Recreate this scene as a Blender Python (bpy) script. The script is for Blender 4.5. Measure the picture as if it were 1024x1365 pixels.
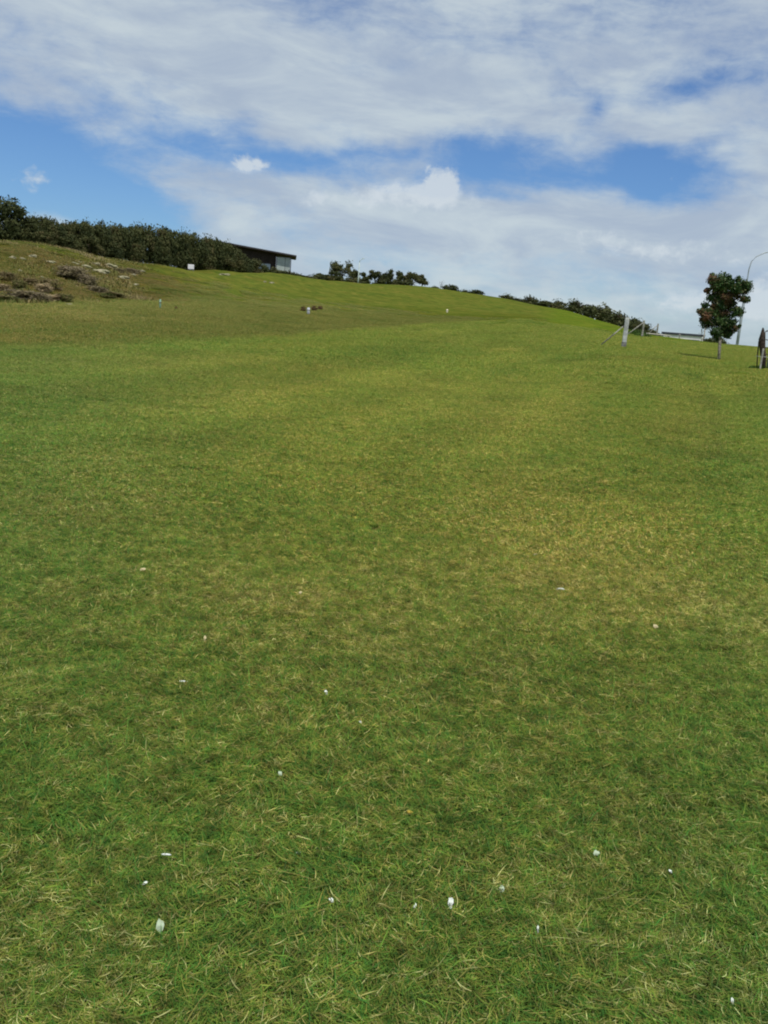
import bpy, math, random
import numpy as np
from mathutils import Vector, Matrix, Euler
R = math.radians
scene = bpy.context.scene
for o in list(bpy.data.objects): bpy.data.objects.remove(o)
col = scene.collection

# ------------------------------------------------------------------ camera
F = 1180.0; W0, H0 = 1024.0, 1365.0
PITCH = R(12.1); ROLL = R(4.5); EYE = 1.5
fw = Vector((0, math.cos(PITCH), -math.sin(PITCH)))
up0 = Vector((0, math.sin(PITCH), math.cos(PITCH))); rt0 = Vector((1, 0, 0))
rt = rt0*math.cos(ROLL) + up0*math.sin(ROLL)
up = up0*math.cos(ROLL) - rt0*math.sin(ROLL)
cam = bpy.data.cameras.new('camera'); camo = bpy.data.objects.new('camera', cam); col.objects.link(camo)
cam.lens = 36.0*F/H0; cam.sensor_width = 36; cam.sensor_fit = 'AUTO'; cam.clip_start = 0.02; cam.clip_end = 12000
m = Matrix((rt, up, -fw)).transposed().to_4x4(); m.translation = Vector((0, 0, EYE)); camo.matrix_world = m
scene.camera = camo
scene.cycles.pixel_filter_type = 'BLACKMAN_HARRIS'; scene.cycles.filter_width = 2.0
scene.view_settings.view_transform = 'Standard'; scene.view_settings.look = 'None'
scene.view_settings.exposure = 0.0; scene.view_settings.gamma = 1.0

def ray(px, py):
    d = fw*F + rt*(px-W0/2) - up*(py-H0/2); return d.normalized()
def azel(px, py):
    d = ray(px, py); return math.atan2(d.x, d.y), math.asin(d.z)
def P(px, py, dist):                      # point seen at a pixel, `dist` metres away along the ground
    d = ray(px, py); k = dist/math.hypot(d.x, d.y); return Vector((d.x*k, d.y*k, EYE+d.z*k))

# ------------------------------------------------------------------ sun and sky
SUN_EL, SUN_AZ = R(66), R(158)            # azimuth clockwise from +Y
sdir = Vector((math.cos(SUN_EL)*math.sin(SUN_AZ), math.cos(SUN_EL)*math.cos(SUN_AZ), math.sin(SUN_EL)))
sl = bpy.data.lights.new('sun', 'SUN'); sl.energy = 3.9; sl.angle = R(0.6); sl.color = (1, .95, .86)
so = bpy.data.objects.new('sun', sl); col.objects.link(so)
so.rotation_euler = (-sdir).to_track_quat('-Z', 'Y').to_euler()

world = bpy.data.worlds.new('World'); scene.world = world; world.use_nodes = True
nt = world.node_tree; nt.nodes.clear()
def N(t, **kw):
    n = nt.nodes.new(t)
    for k, v in kw.items(): setattr(n, k, v)
    return n
def setin(n, i, v):
    if hasattr(v, 'is_output') or isinstance(v, bpy.types.NodeSocket): nt.links.new(v, n.inputs[i])
    else: n.inputs[i].default_value = v
def M_(op, a, b=None, c=None, clamp=False):
    n = N('ShaderNodeMath', operation=op); n.use_clamp = clamp; setin(n, 0, a)
    if b is not None: setin(n, 1, b)
    if c is not None: setin(n, 2, c)
    return n.outputs[0]
def sstep(v, a, b, lo=0.0, hi=1.0):
    n = N('ShaderNodeMapRange', interpolation_type='SMOOTHSTEP'); setin(n, 0, v)
    for i, q in ((1, a), (2, b), (3, lo), (4, hi)): setin(n, i, q)
    return n.outputs[0]
tc = N('ShaderNodeTexCoord'); sep = N('ShaderNodeSeparateXYZ'); nt.links.new(tc.outputs['Generated'], sep.inputs[0])
az_n = M_('ARCTAN2', sep.outputs[0], sep.outputs[1]); el_n = M_('ARCSINE', sep.outputs[2])
cb = N('ShaderNodeCombineXYZ'); setin(cb, 0, M_('MULTIPLY', az_n, 10.0)); setin(cb, 1, M_('MULTIPLY', el_n, 10.0))
UV = cb.outputs[0]                        # sky direction, 10 units to the radian
def noise(vec, rot, sc, scale, detail=6, rough=.55, dist=0.0, loc=(0, 0, 0)):
    mp = N('ShaderNodeMapping'); setin(mp, 0, vec); setin(mp, 1, loc); setin(mp, 2, (0, 0, rot)); setin(mp, 3, sc)
    n = N('ShaderNodeTexNoise'); setin(n, 'Vector', mp.outputs[0]); setin(n, 'Scale', scale)
    setin(n, 'Detail', detail); setin(n, 'Roughness', rough); setin(n, 'Distortion', dist)
    return n.outputs[0]
# warp the direction a little so that cloud edges are ragged
w1 = N('ShaderNodeTexNoise'); setin(w1, 'Vector', UV); setin(w1, 'Scale', 1.7); setin(w1, 'Detail', 5.0)
wv = N('ShaderNodeVectorMath', operation='MULTIPLY_ADD'); setin(wv, 0, w1.outputs['Color']); setin(wv, 1, (.5, .34, 0)); 
ws = N('ShaderNodeVectorMath', operation='SUBTRACT'); setin(ws, 0, UV); setin(ws, 1, (.25, .17, 0)); setin(wv, 2, ws.outputs[0])
WUV = wv.outputs[0]
# big shapes: (px, py, rx, ry, tilt in degrees, weight); negative opens a blue gap
BL = [(60, 232, 190, 62, 12, -1.05), (150, 275, 110, 42, 25, -.9), (-120, 215, 160, 90, 0, -.8), (330, 205, 150, 24, 10, -.42), (200, 165, 110, 22, 18, -.28),
      (440, 205, 90, 26, 0, -.4), (100, 105, 70, 20, 25, -.28), (225, 140, 45, 14, 20, -.28), (590, 190, 130, 18, -3, -.42), (655, 205, 70, 26, -10, -.42),
      (690, 232, 170, 30, 4, -.30), (795, 150, 34, 26, -30, -.5), (900, 238, 100, 36, 6, -.50), (870, 215, 60, 22, 25, -.3), (800, 245, 130, 20, 4, -.3), (750, 222, 260, 36, 4, -.36), (470, 228, 120, 20, 10, -.25), (190, 195, 150, 26, 14, -.22), (60, 175, 120, 30, 10, -.2),
      (960, 108, 90, 20, -8, -.5), (400, 12, 90, 22, 10, -.22), (20, 25, 60, 25, 20, -.2), (730, 20, 80, 20, 0, -.12),
      (250, 60, 330, 60, 14, .30), (520, 120, 300, 60, 8, .26), (880, 170, 130, 26, 8, .25), (700, 300, 380, 40, 4, .42), (930, 330, 200, 60, 0, .2),
      (430, 262, 200, 30, 12, .28), (60, 60, 150, 40, 22, .2), (260, 255, 110, 20, 28, .20)]
CU = [(330, 216, 30, 13, 0, 1.0), (47, 248, 24, 20, 0, .72), (588, 240, 28, 27, 0, 1.0), (545, 262, 120, 22, 0, .8), (920, 404, 60, 20, 0, 1.0), (1015, 400, 55, 36, 0, 1.0), (860, 330, 160, 24, 6, .5), (415,262,30,14,0,.6)]
def blobs(lst, vec):
    acc = None
    for (px, py, rx, ry, tilt, w) in lst:
        a, e = azel(px, py); k = 10.0/F
        sb = N('ShaderNodeVectorMath', operation='SUBTRACT'); setin(sb, 0, vec); setin(sb, 1, (a*10, e*10, 0))
        mp = N('ShaderNodeMapping'); setin(mp, 0, sb.outputs[0]); setin(mp, 2, (0, 0, R(tilt)-ROLL)); 
        dv = N('ShaderNodeVectorMath', operation='MULTIPLY'); setin(dv, 0, mp.outputs[0]); setin(dv, 1, (1/(rx*k*1.35), 1/(ry*k*1.35), 0))
        ln = N('ShaderNodeVectorMath', operation='LENGTH'); setin(ln, 0, dv.outputs[0])
        g = sstep(ln.outputs['Value'], 0.0, 1.0, w, 0.0)
        acc = g if acc is None else M_('ADD', acc, g)
    return acc
big = blobs(BL, WUV)
n1 = noise(UV, R(14), (.55, 1.5, 1), 1.1, 8, .58, .6)
n2 = noise(UV, R(8), (.4, 1.6, 1), 2.8, 6, .6, .3, (3, 7, 0))
n4a = noise(UV, R(10), (.7, 1.3, 1), 4.2, 9, .65, .5, (2, 8, 0))
cov = M_('ADD', M_('ADD', M_('ADD', M_('MULTIPLY', n1, 1.4), M_('MULTIPLY', n2, .65)), big), M_('MULTIPLY_ADD', n4a, .7, -.35))
cloud = sstep(cov, .24, 1.30)
n4 = noise(UV, 0, (1, 1.2, 1), 5.5, 8, .62, .2, (1, 5, 0))
cu = blobs(CU, WUV)
cun = M_('MULTIPLY', sstep(M_('ADD', cu, M_('MULTIPLY_ADD', n4, 1.5, -.75)), .22, .85), .85)
n3 = noise(UV, R(16), (.4, 1.4, 1), 1.6, 7, .6, .4, (9, 2, 0))
lowt = sstep(el_n, 0.0, .34)
cc = N('ShaderNodeMixRGB'); setin(cc, 0, sstep(n3, .32, .68)); setin(cc, 1, (.41, .49, .60, 1)); setin(cc, 2, (.58, .66, .70, 1))
cc2 = N('ShaderNodeMixRGB'); setin(cc2, 0, cun); setin(cc2, 1, cc.outputs[0]); setin(cc2, 2, (.67, .73, .77, 1))
sky = N('ShaderNodeTexSky', sky_type='NISHITA'); sky.sun_disc = False; sky.sun_elevation = SUN_EL; sky.sun_rotation = SUN_AZ
sky.air_density = 1.0; sky.dust_density = .3; sky.ozone_density = 2.0
tint = N('ShaderNodeMixRGB', blend_type='MULTIPLY'); setin(tint, 0, 1.0); setin(tint, 1, sky.outputs[0]); setin(tint, 2, (.50, .72, 1.02, 1))
bg1 = N('ShaderNodeBackground'); setin(bg1, 0, tint.outputs[0]); setin(bg1, 1, .10)
bg2 = N('ShaderNodeBackground'); setin(bg2, 0, cc2.outputs[0]); setin(bg2, 1, 1.0)
mx = N('ShaderNodeMixShader')
tot = M_('MAXIMUM', M_('MULTIPLY', cloud, .92), cun)
setin(mx, 0, tot); nt.links.new(bg1.outputs[0], mx.inputs[1]); nt.links.new(bg2.outputs[0], mx.inputs[2])
wo = N('ShaderNodeOutputWorld'); nt.links.new(mx.outputs[0], wo.inputs[0])
world.cycles.sampling_method = 'MANUAL'; world.cycles.sample_map_resolution = 512

# ------------------------------------------------------------------ materials
def mat(name, color, rough=.8, var=.12, nscale=4.0, bump=.0, spec=.2, color2=None, metal=0.0, coord='Object', transl=0.0, attr=None, ramp=None):
    global nt
    mt = bpy.data.materials.new(name); mt.use_nodes = True; nt = mt.node_tree; nt.nodes.clear()
    b = N('ShaderNodeBsdfPrincipled'); b.inputs['Roughness'].default_value = rough; b.inputs['Specular IOR Level'].default_value = spec
    b.inputs['Metallic'].default_value = metal
    t = N('ShaderNodeTexCoord'); n = N('ShaderNodeTexNoise'); setin(n, 'Vector', t.outputs[coord]); setin(n, 'Scale', nscale); setin(n, 'Detail', 5.0)
    if ramp:
        a = N('ShaderNodeAttribute', attribute_name=attr)
        cr = N('ShaderNodeValToRGB'); setin(cr, 0, M_('ADD', a.outputs['Fac'], M_('MULTIPLY_ADD', n.outputs[0], .3, -.15)))
        while len(cr.color_ramp.elements) > 1: cr.color_ramp.elements.remove(cr.color_ramp.elements[0])
        cr.color_ramp.elements[0].position = ramp[0][0]; cr.color_ramp.elements[0].color = (*ramp[0][1], 1)
        for p, c in ramp[1:]:
            e = cr.color_ramp.elements.new(p); e.color = (*c, 1)
        out = cr.outputs[0]
    else:
        mixn = N('ShaderNodeMixRGB'); c2 = color2 or tuple(c*(1-2.2*var) for c in color)
        c1 = color if color2 else tuple(min(1, c*(1+var)) for c in color)
        setin(mixn, 0, sstep(n.outputs[0], .35, .65)); setin(mixn, 1, (*c1, 1)); setin(mixn, 2, (*c2, 1)); out = mixn.outputs[0]
    nt.links.new(out, b.inputs['Base Color'])
    if bump:
        bp = N('ShaderNodeBump'); setin(bp, 'Strength', bump); setin(bp, 'Height', n.outputs[0]); nt.links.new(bp.outputs[0], b.inputs['Normal'])
    o = N('ShaderNodeOutputMaterial')
    if transl:
        tr = N('ShaderNodeBsdfTranslucent'); nt.links.new(out, tr.inputs[0]); ms = N('ShaderNodeMixShader'); setin(ms, 0, transl)
        nt.links.new(b.outputs[0], ms.inputs[1]); nt.links.new(tr.outputs[0], ms.inputs[2]); nt.links.new(ms.outputs[0], o.inputs[0])
    else: nt.links.new(b.outputs[0], o.inputs[0])
    return mt

# ------------------------------------------------------------------ terrain profile
# three lines across the field: (px, py, distance): edge of the lawn, foot of the rough slope, ridge
L1 = [(-250, 468, 20), (0, 462, 22), (200, 457, 27), (400, 447, 38), (550, 435, 55), (650, 428, 75), (700, 424, 82), (760, 440, 60), (832, 463.5, 41), (900, 472, 41), (958, 480, 41), (1017, 492, 33), (1300, 510, 30)]
L2 = [(-250, 404, 40), (0, 404, 42), (90, 403, 45), (180, 402, 52), (300, 402, 62), (450, 402, 85), (600, 408, 110), (700, 416, 118), (760, 430, 92), (832, 447, 75), (900, 459, 65), (958, 465, 60), (1024, 474, 50), (1300, 490, 50)]
L3 = [(-250, 300, 70), (0, 320.7, 75), (78, 331, 80), (143, 344, 86), (210, 353, 96), (260, 361, 104), (309, 363, 116), (375, 364, 140), (420, 373, 158), (477, 378.5, 180), (567, 382, 190), (641, 393, 185), (680, 398.5, 175),
      (718, 409, 165), (755, 414, 152), (793, 427, 135), (830, 436, 118), (850, 445, 104), (889, 449, 100), (957, 458, 86), (1010, 463, 80), (1300, 480, 75)]
azg = np.linspace(-math.pi, math.pi, 7201)
def line(L):
    a, d, z = [], [], []
    for px, py, dd in L:
        p = P(px, py+(1.5 if L is L3 and px < 700 else 0), dd); a.append(math.atan2(p.x, p.y)); d.append(dd); z.append(p.z)
    D = np.interp(azg, a, d); Z = np.interp(azg, a, z)
    k = np.exp(-.5*(np.arange(-40, 41)/11.0)**2); k /= k.sum()
    sm = lambda v: np.convolve(np.pad(v, 40, mode='edge'), k, 'valid')
    D, Z = sm(D), sm(Z)
    w = np.clip((np.abs(azg)-.7)/.9, 0, 1); w = w*w*(3-2*w)
    return D*(1-w)+D.mean()*w, Z*(1-w)+w*np.interp(0, azg, Z)*.6
D1, Z1 = line(L1); D2, Z2 = line(L2); D3, Z3 = line(L3)
nodesD = np.stack([0*D1, 0*D1+3.5, D1, D2, D3, D3+22, D3+130, 0*D1+700, 0*D1+9000])
nodesZ = np.stack([0*D1, 0*D1+.0, Z1, Z2, Z3, Z3-.35, Z3-13, 0*D1-24, 0*D1-26])
h = nodesD[1:]-nodesD[:-1]; dl = (nodesZ[1:]-nodesZ[:-1])/h
sl_ = np.zeros_like(nodesZ)
for k in range(1, 8):
    w1_, w2_ = 2*h[k]+h[k-1], h[k]+2*h[k-1]
    same = dl[k-1]*dl[k] > 0
    with np.errstate(all='ignore'):
        v = (w1_+w2_)/(w1_/dl[k-1]+w2_/dl[k])
    sl_[k] = np.where(same, v, 0)
def hnoise(x, y, s, seed=0):
    x = np.asarray(x, float)/s; y = np.asarray(y, float)/s
    xi, yi = np.floor(x).astype(np.int64), np.floor(y).astype(np.int64); fx, fy = x-xi, y-yi
    fx, fy = fx*fx*(3-2*fx), fy*fy*(3-2*fy)
    def hs(a, b):
        v = (a*374761393+b*668265263+seed*1442695041) & 0xffffffff
        v = ((v ^ (v >> 13))*1274126177) & 0xffffffff
        return ((v ^ (v >> 16)) & 0xffff)/65535.0
    return (hs(xi, yi)*(1-fx)+hs(xi+1, yi)*fx)*(1-fy)+(hs(xi, yi+1)*(1-fx)+hs(xi+1, yi+1)*fx)*fy
def fbm(x, y, s, seed=0, o=4):
    return sum(hnoise(x, y, s/2**i, seed+i)*.5**i for i in range(o))/sum(.5**i for i in range(o))
def prof(x, y):
    x = np.asarray(x, float); y = np.asarray(y, float)
    d = np.hypot(x, y); a = np.arctan2(x, y); f = (a+math.pi)/(2*math.pi)*7200; i = np.clip(f.astype(int), 0, 7199); f = f-i
    g = lambda A: A[:, i]*(1-f)+A[:, i+1]*f
    ND, NZ, S = g(nodesD), g(nodesZ), g(sl_)
    z = np.zeros_like(d)
    for k in range(8):
        hh = ND[k+1]-ND[k]; t = np.clip((d-ND[k])/hh, 0, 1)
        zz = NZ[k]*(1+2*t)*(1-t)**2+NZ[k+1]*t*t*(3-2*t)+hh*(S[k]*t*(1-t)**2+S[k+1]*t*t*(t-1))
        z = np.where((d >= ND[k]) & ((d < ND[k+1]) | (k == 7)), zz, z)
    return d, a, ND, z
def ground(x, y):
    d, a, ND, z = prof(x, y)
    near = np.clip(1-d/60, 0, 1)
    z = z+(fbm(x, y, 3.0, 5, 3)-.5)*.05*np.clip(d/4, 0, 1)+(fbm(x, y, .35, 9, 3)-.5)*.011*near
    rough = np.clip((d-ND[3]+3)/10, 0, 1)*np.clip((ND[4]-d)/8, 0, 1)*np.clip((-a-.0)/.15, 0, 1)
    return z+(fbm(x, y, 5, 17, 4)-.5)*.9*rough
def G(x, y): return float(ground(np.array([x]), np.array([y]))[0])
def gpix(px, py, dmax=400):               # where the line of sight through a pixel meets the ground
    r = ray(px, py); ks = np.geomspace(1.0, dmax, 1500); hd = math.hypot(r.x, r.y)
    xs, ys, zs = r.x/hd*ks, r.y/hd*ks, EYE+r.z/hd*ks
    g = ground(xs, ys); below = np.nonzero(zs <= g)[0]
    i = below[0] if len(below) else len(ks)-1
    return Vector((xs[i], ys[i], float(g[i])))
def onground(px, dist, py=430):           # on the ground in the column of a pixel
    p = P(px, py, dist); return Vector((p.x, p.y, G(p.x, p.y)))

# local dry or lush places, in metres on the ground: (px, py, radius x, radius y, amount)
def spots(lst):
    out = []
    for px, py, rx, ry, am in lst:
        p = gpix(px, py); out.append((p.x, p.y, rx, ry, am))
    return out
DRY = spots([(830, 735, 1.0, 1.1, .55), (950, 830, .7, .6, .45), (720, 775, .6, .5, .4), (600, 680, 1.2, 1.0, .22), (480, 880, .5, .4, .15), (60, 1290, .25, .2, .45), (180, 1330, .2, .12, .3), (680, 640, 1.5, 1.5, .2),
             (150, 690, .7, .5, .3), (320, 800, .35, .25, .35), (400, 490, 3.0, 3.0, .12), (960, 1230, .3, .2, .15), (30, 1170, .3, .25, .25), (560, 545, 3, 3, .2), (450, 800, .6, .5, .2)])
DARK = spots([(325, 810, .28, .10, .6), (700, 900, .45, .18, .25), (840, 660, .7, .22, .6), (620, 920, .5, .25, .25), (1000, 1240, .12, .06, .5), (860, 570, 1.1, .5, .4), (870, 480, 2.2, 1.2, .4), (130, 690, .5, .2, .35), (930, 610, .8, .9, .35), (905, 640, .4, .5, .3)])
def trk(l): return [tuple(gpix(*q))[:2] for q in l]
TRACKS = [(trk([(900, 484), (950, 505), (985, 545), (1003, 600), (1008, 660), (1000, 740)]), 0, .13, .38), (trk([(915, 492), (950, 540), (966, 600), (968, 660)]), 0, -.24, .16),
          (trk([(690, 430), (600, 465), (470, 510), (250, 560), (60, 590)]), 0, .15, .42), (trk([(650, 429), (540, 450), (400, 475), (200, 497), (20, 512)]), 0, .15, .5), (trk([(600, 431), (460, 447), (300, 462), (100, 474)]), 0, .15, .5),
          (trk([(715, 430), (660, 480), (560, 550), (400, 640)]), 0, .12, .30), (trk([(745, 436), (735, 500), (690, 600)]), 0, .12, .28), (trk([(790, 446), (815, 510), (820, 600)]), 0, .10, .28)]
def fields(x, y):
    x = np.asarray(x, float); y = np.asarray(y, float)
    d, a, ND, z = prof(x, y)
    dry = (fbm(x, y, 2.2, 31, 4)-.5)*.36+(fbm(x, y, .5, 41, 3)-.5)*.5
    for sx, sy, rx, ry, am in DRY:
        q = ((x-sx)/rx)**2+((y-sy)/ry)**2; dry = dry+am*np.exp(-q)*(.6+.8*fbm(x, y, .25, 77, 3))
    # mowing swathes run up the field
    u = x*math.cos(.28)-y*math.sin(.28); v = x*math.sin(.28)+y*math.cos(.28)
    sw = fbm(u*5, v*.55, 4.0, 51, 3)-.5
    dry = dry+sw*.7*np.clip((d-4)/6, 0, 1)*np.clip(1-(d-35)/20, 0.15, 1)
    sw2 = fbm(np.log(np.maximum(d, .5)/ND[2])*9, a*2.2, 1.0, 151, 2)-.5
    swk = np.clip((d-6)/6, 0, 1)*np.clip((.24-a)/.08, 0, 1)*np.clip((ND[2]*1.05-d)/(ND[2]*.12), .12, 1)
    dry = dry+sw2*.28*swk
    dark = np.clip((fbm(x, y, .9, 61, 4)-.58)*2.2, 0, .35)
    for sx, sy, rx, ry, am in DARK:
        q = ((x-sx)/rx)**2+((y-sy)/ry)**2; dark = dark+am*np.exp(-q)*(.3+1.4*fbm(x, y, .15, 87, 3))
    lite = 1+sw2*.3*swk
    for tr_, off, am, wd_ in TRACKS:
        dm = np.full(len(x), 9.)
        for (x0, y0), (x1, y1) in zip(tr_[:-1], tr_[1:]):
            L_ = (x1-x0)**2+(y1-y0)**2; t_ = np.clip(((x-x0)*(x1-x0)+(y-y0)*(y1-y0))/L_, 0, 1); dm = np.minimum(dm, np.hypot(x-x0-t_*(x1-x0), y-y0-t_*(y1-y0)))
        k_ = np.exp(-(dm/wd_)**2)*(.5+fbm(x, y, .7, 161, 3)); lite = lite+am*k_; dry = dry-.30*abs(am)*k_
    # sward tint by zone: grass colour, plus light and shade painted on the slope
    far = np.clip((d-2.0)/5.5, 0, 1)[:, None]**.8
    near_c = np.array([.88, 1.11, .82]); mid_c = np.array([1.42, 1.41, .92])
    c = near_c*(1-far)+mid_c*far
    leftc = np.clip((-a-.12)/.25, 0, 1)[:, None]
    c = c*(1+leftc*np.array([-.20, -.08, .08])*far)
    rightc = np.clip((a-.30)/.1, 0, 1)[:, None]*np.clip(1-(d-18)/10, 0, 1)[:, None]
    c = c*(1+rightc*np.array([-.10, .0, 0]))
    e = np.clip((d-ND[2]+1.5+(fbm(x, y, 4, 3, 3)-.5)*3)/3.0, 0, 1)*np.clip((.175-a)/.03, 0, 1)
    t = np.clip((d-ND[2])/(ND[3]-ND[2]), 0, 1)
    olive = np.array([1.18, 1.04, .86]); bright = np.array([1.44, 1.24, 1.22])  # slope shading painted into the tint: olive shaded foot, bright sunlit top
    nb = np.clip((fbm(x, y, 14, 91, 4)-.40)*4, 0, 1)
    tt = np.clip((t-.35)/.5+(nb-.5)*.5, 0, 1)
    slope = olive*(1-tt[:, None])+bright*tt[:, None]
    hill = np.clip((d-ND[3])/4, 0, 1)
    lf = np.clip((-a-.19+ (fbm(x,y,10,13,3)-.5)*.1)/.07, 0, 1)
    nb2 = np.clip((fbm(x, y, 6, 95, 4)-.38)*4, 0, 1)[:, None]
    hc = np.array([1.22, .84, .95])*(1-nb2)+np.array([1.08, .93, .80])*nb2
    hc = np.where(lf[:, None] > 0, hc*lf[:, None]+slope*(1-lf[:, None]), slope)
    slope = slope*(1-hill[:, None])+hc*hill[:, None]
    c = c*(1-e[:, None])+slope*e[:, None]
    return dry, dark, c*np.clip(lite, .75, 1.15)[:, None], d, e

# polar sheet centred under the camera: fine close by, out to the horizon
rad = [0.0]; r_ = .25
while r_ < 9000: rad.append(r_); r_ *= (1.012 if r_ < 230 else 1.08)
rad = np.array(rad)
fine = np.arange(-34, 34.001, .25); coarse = np.arange(38, 322.1, 4)
th = np.radians(np.concatenate([fine, coarse])); nT = len(th); nR = len(rad)
RR, TT = np.meshgrid(rad[1:], th, indexing='ij')
X = np.concatenate([[0], (RR*np.sin(TT)).ravel()]); Y = np.concatenate([[0], (RR*np.cos(TT)).ravel()])
Z = ground(X, Y)
def newmesh(name, V, faces_idx, nper, mats, attrs=None, smooth=True, fmat=None):
    """V (n,3); faces_idx flat ints, nper corners per face (int or array)"""
    me = bpy.data.meshes.new(name); V = np.asarray(V, np.float32); fi = np.asarray(faces_idx, np.int32).ravel()
    me.vertices.add(len(V)); me.vertices.foreach_set('co', V.ravel())
    if np.isscalar(nper): nf = len(fi)//nper; tot = np.full(nf, nper, np.int32)
    else: tot = np.asarray(nper, np.int32); nf = len(tot)
    if nf:
        me.loops.add(len(fi)); me.loops.foreach_set('vertex_index', fi)
        me.polygons.add(nf); st = np.concatenate([[0], np.cumsum(tot)[:-1]]).astype(np.int32)
        me.polygons.foreach_set('loop_start', st); me.polygons.foreach_set('loop_total', tot)
        me.polygons.foreach_set('use_smooth', np.full(nf, smooth))
    if fmat is not None: me.polygons.foreach_set('material_index', np.asarray(fmat, np.int32))
    me.update(calc_edges=True)
    for k, v in (attrs or {}).items():
        v = np.asarray(v, np.float32)
        if v.ndim == 1: at = me.attributes.new(k, 'FLOAT', 'POINT'); at.data.foreach_set('value', v)
        else: at = me.attributes.new(k, 'FLOAT_VECTOR', 'POINT'); at.data.foreach_set('vector', v.ravel())
    for q in (mats if isinstance(mats, (list, tuple)) else [mats]): me.materials.append(q)
    return me
idx = np.arange(1, 1+(nR-1)*nT).reshape(nR-1, nT)
a_ = idx[:-1]; b_ = np.roll(idx, -1, 1)[:-1]; c_ = np.roll(idx, -1, 1)[1:]; d_ = idx[1:]
quads = np.stack([a_, d_, c_, b_], -1).reshape(-1, 4)[:, ::-1]
quads = np.stack([a_, b_, c_, d_], -1).reshape(-1, 4)[:, ::-1]
tris = np.stack([np.zeros(nT, int), np.roll(idx[0], -1), idx[0]], -1)
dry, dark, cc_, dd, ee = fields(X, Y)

mg = bpy.data.materials.new('turf'); mg.use_nodes = True; nt = mg.node_tree; nt.nodes.clear()
geo = N('ShaderNodeNewGeometry'); pos = geo.outputs['Position']
at_d = N('ShaderNodeAttribute', attribute_name='dry'); at_k = N('ShaderNodeAttribute', attribute_name='dark'); at_c = N('ShaderNodeAttribute', attribute_name='tint')
at_n = N('ShaderNodeAttribute', attribute_name='dist')
g1 = noise(pos, 0, (1, 1, 1), 9.0, 6, .7); g2 = noise(pos, 0, (1, 1, 1), 60.0, 5, .7); g3 = noise(pos, 0, (1, 1, 1), 1.3, 6, .65)
farf = sstep(at_n.outputs['Fac'], 10.0, 26.0)
mixd = M_('ADD', M_('ADD', at_d.outputs['Fac'], M_('MULTIPLY_ADD', g1, .9, -.45)), M_('MULTIPLY_ADD', g3, .7, -.35))
cr = N('ShaderNodeValToRGB'); setin(cr, 0, M_('ADD', mixd, .42))
els = cr.color_ramp.elements; els[0].position = 0; els[0].color = (.050, .100, .016, 1); els[1].position = 1; els[1].color = (.24, .20, .075, 1)
for p, c in ((.3, (.085, .135, .022)), (.5, (.120, .155, .026)), (.75, (.17, .17, .04))):
    e_ = els.new(p); e_.color = (*c, 1)
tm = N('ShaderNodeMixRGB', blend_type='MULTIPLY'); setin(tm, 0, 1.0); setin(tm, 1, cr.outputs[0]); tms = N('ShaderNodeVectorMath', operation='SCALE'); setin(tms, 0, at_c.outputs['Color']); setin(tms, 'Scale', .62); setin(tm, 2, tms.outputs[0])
soil = N('ShaderNodeMixRGB'); setin(soil, 0, sstep(g2, .35, .65)); setin(soil, 1, (.030, .038, .010, 1)); setin(soil, 2, (.070, .055, .020, 1))
g5 = noise(pos, 0, (1, 1, 1), .45, 6, .65, 0, (5, 5, 0)); tv = N('ShaderNodeVectorMath', operation='SCALE'); setin(tv, 0, tm.outputs[0])
setin(tv, 'Scale', M_('ADD', M_('MULTIPLY_ADD', g5, .9, .15), M_('MULTIPLY', g3, .8)))
mm = N('ShaderNodeMixRGB'); setin(mm, 0, farf); setin(mm, 1, soil.outputs[0]); setin(mm, 2, tv.outputs[0])
dk = N('ShaderNodeMixRGB'); setin(dk, 0, M_('MULTIPLY', at_k.outputs['Fac'], .4, clamp=True)); setin(dk, 1, mm.outputs[0]); setin(dk, 2, (.035, .042, .012, 1))
b = N('ShaderNodeBsdfPrincipled'); b.inputs['Roughness'].default_value = 1.0; b.inputs['Specular IOR Level'].default_value = .0
nt.links.new(dk.outputs[0], b.inputs['Base Color'])
bp = N('ShaderNodeBump'); setin(bp, 'Strength', .6); setin(bp, 'Distance', .06); setin(bp, 'Height', M_('ADD', g1, M_('MULTIPLY', g2, .3))); nt.links.new(bp.outputs[0], b.inputs['Normal'])
o_ = N('ShaderNodeOutputMaterial'); nt.links.new(b.outputs[0], o_.inputs[0])

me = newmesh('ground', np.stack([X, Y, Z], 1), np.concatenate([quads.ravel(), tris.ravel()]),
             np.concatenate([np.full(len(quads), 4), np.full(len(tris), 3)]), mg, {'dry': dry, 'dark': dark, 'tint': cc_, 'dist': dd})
og = bpy.data.objects.new('ground', me); col.objects.link(og); og['kind'] = 'structure'
if me.polygons[len(me.polygons)//2].normal.z < 0: me.flip_normals()

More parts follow.
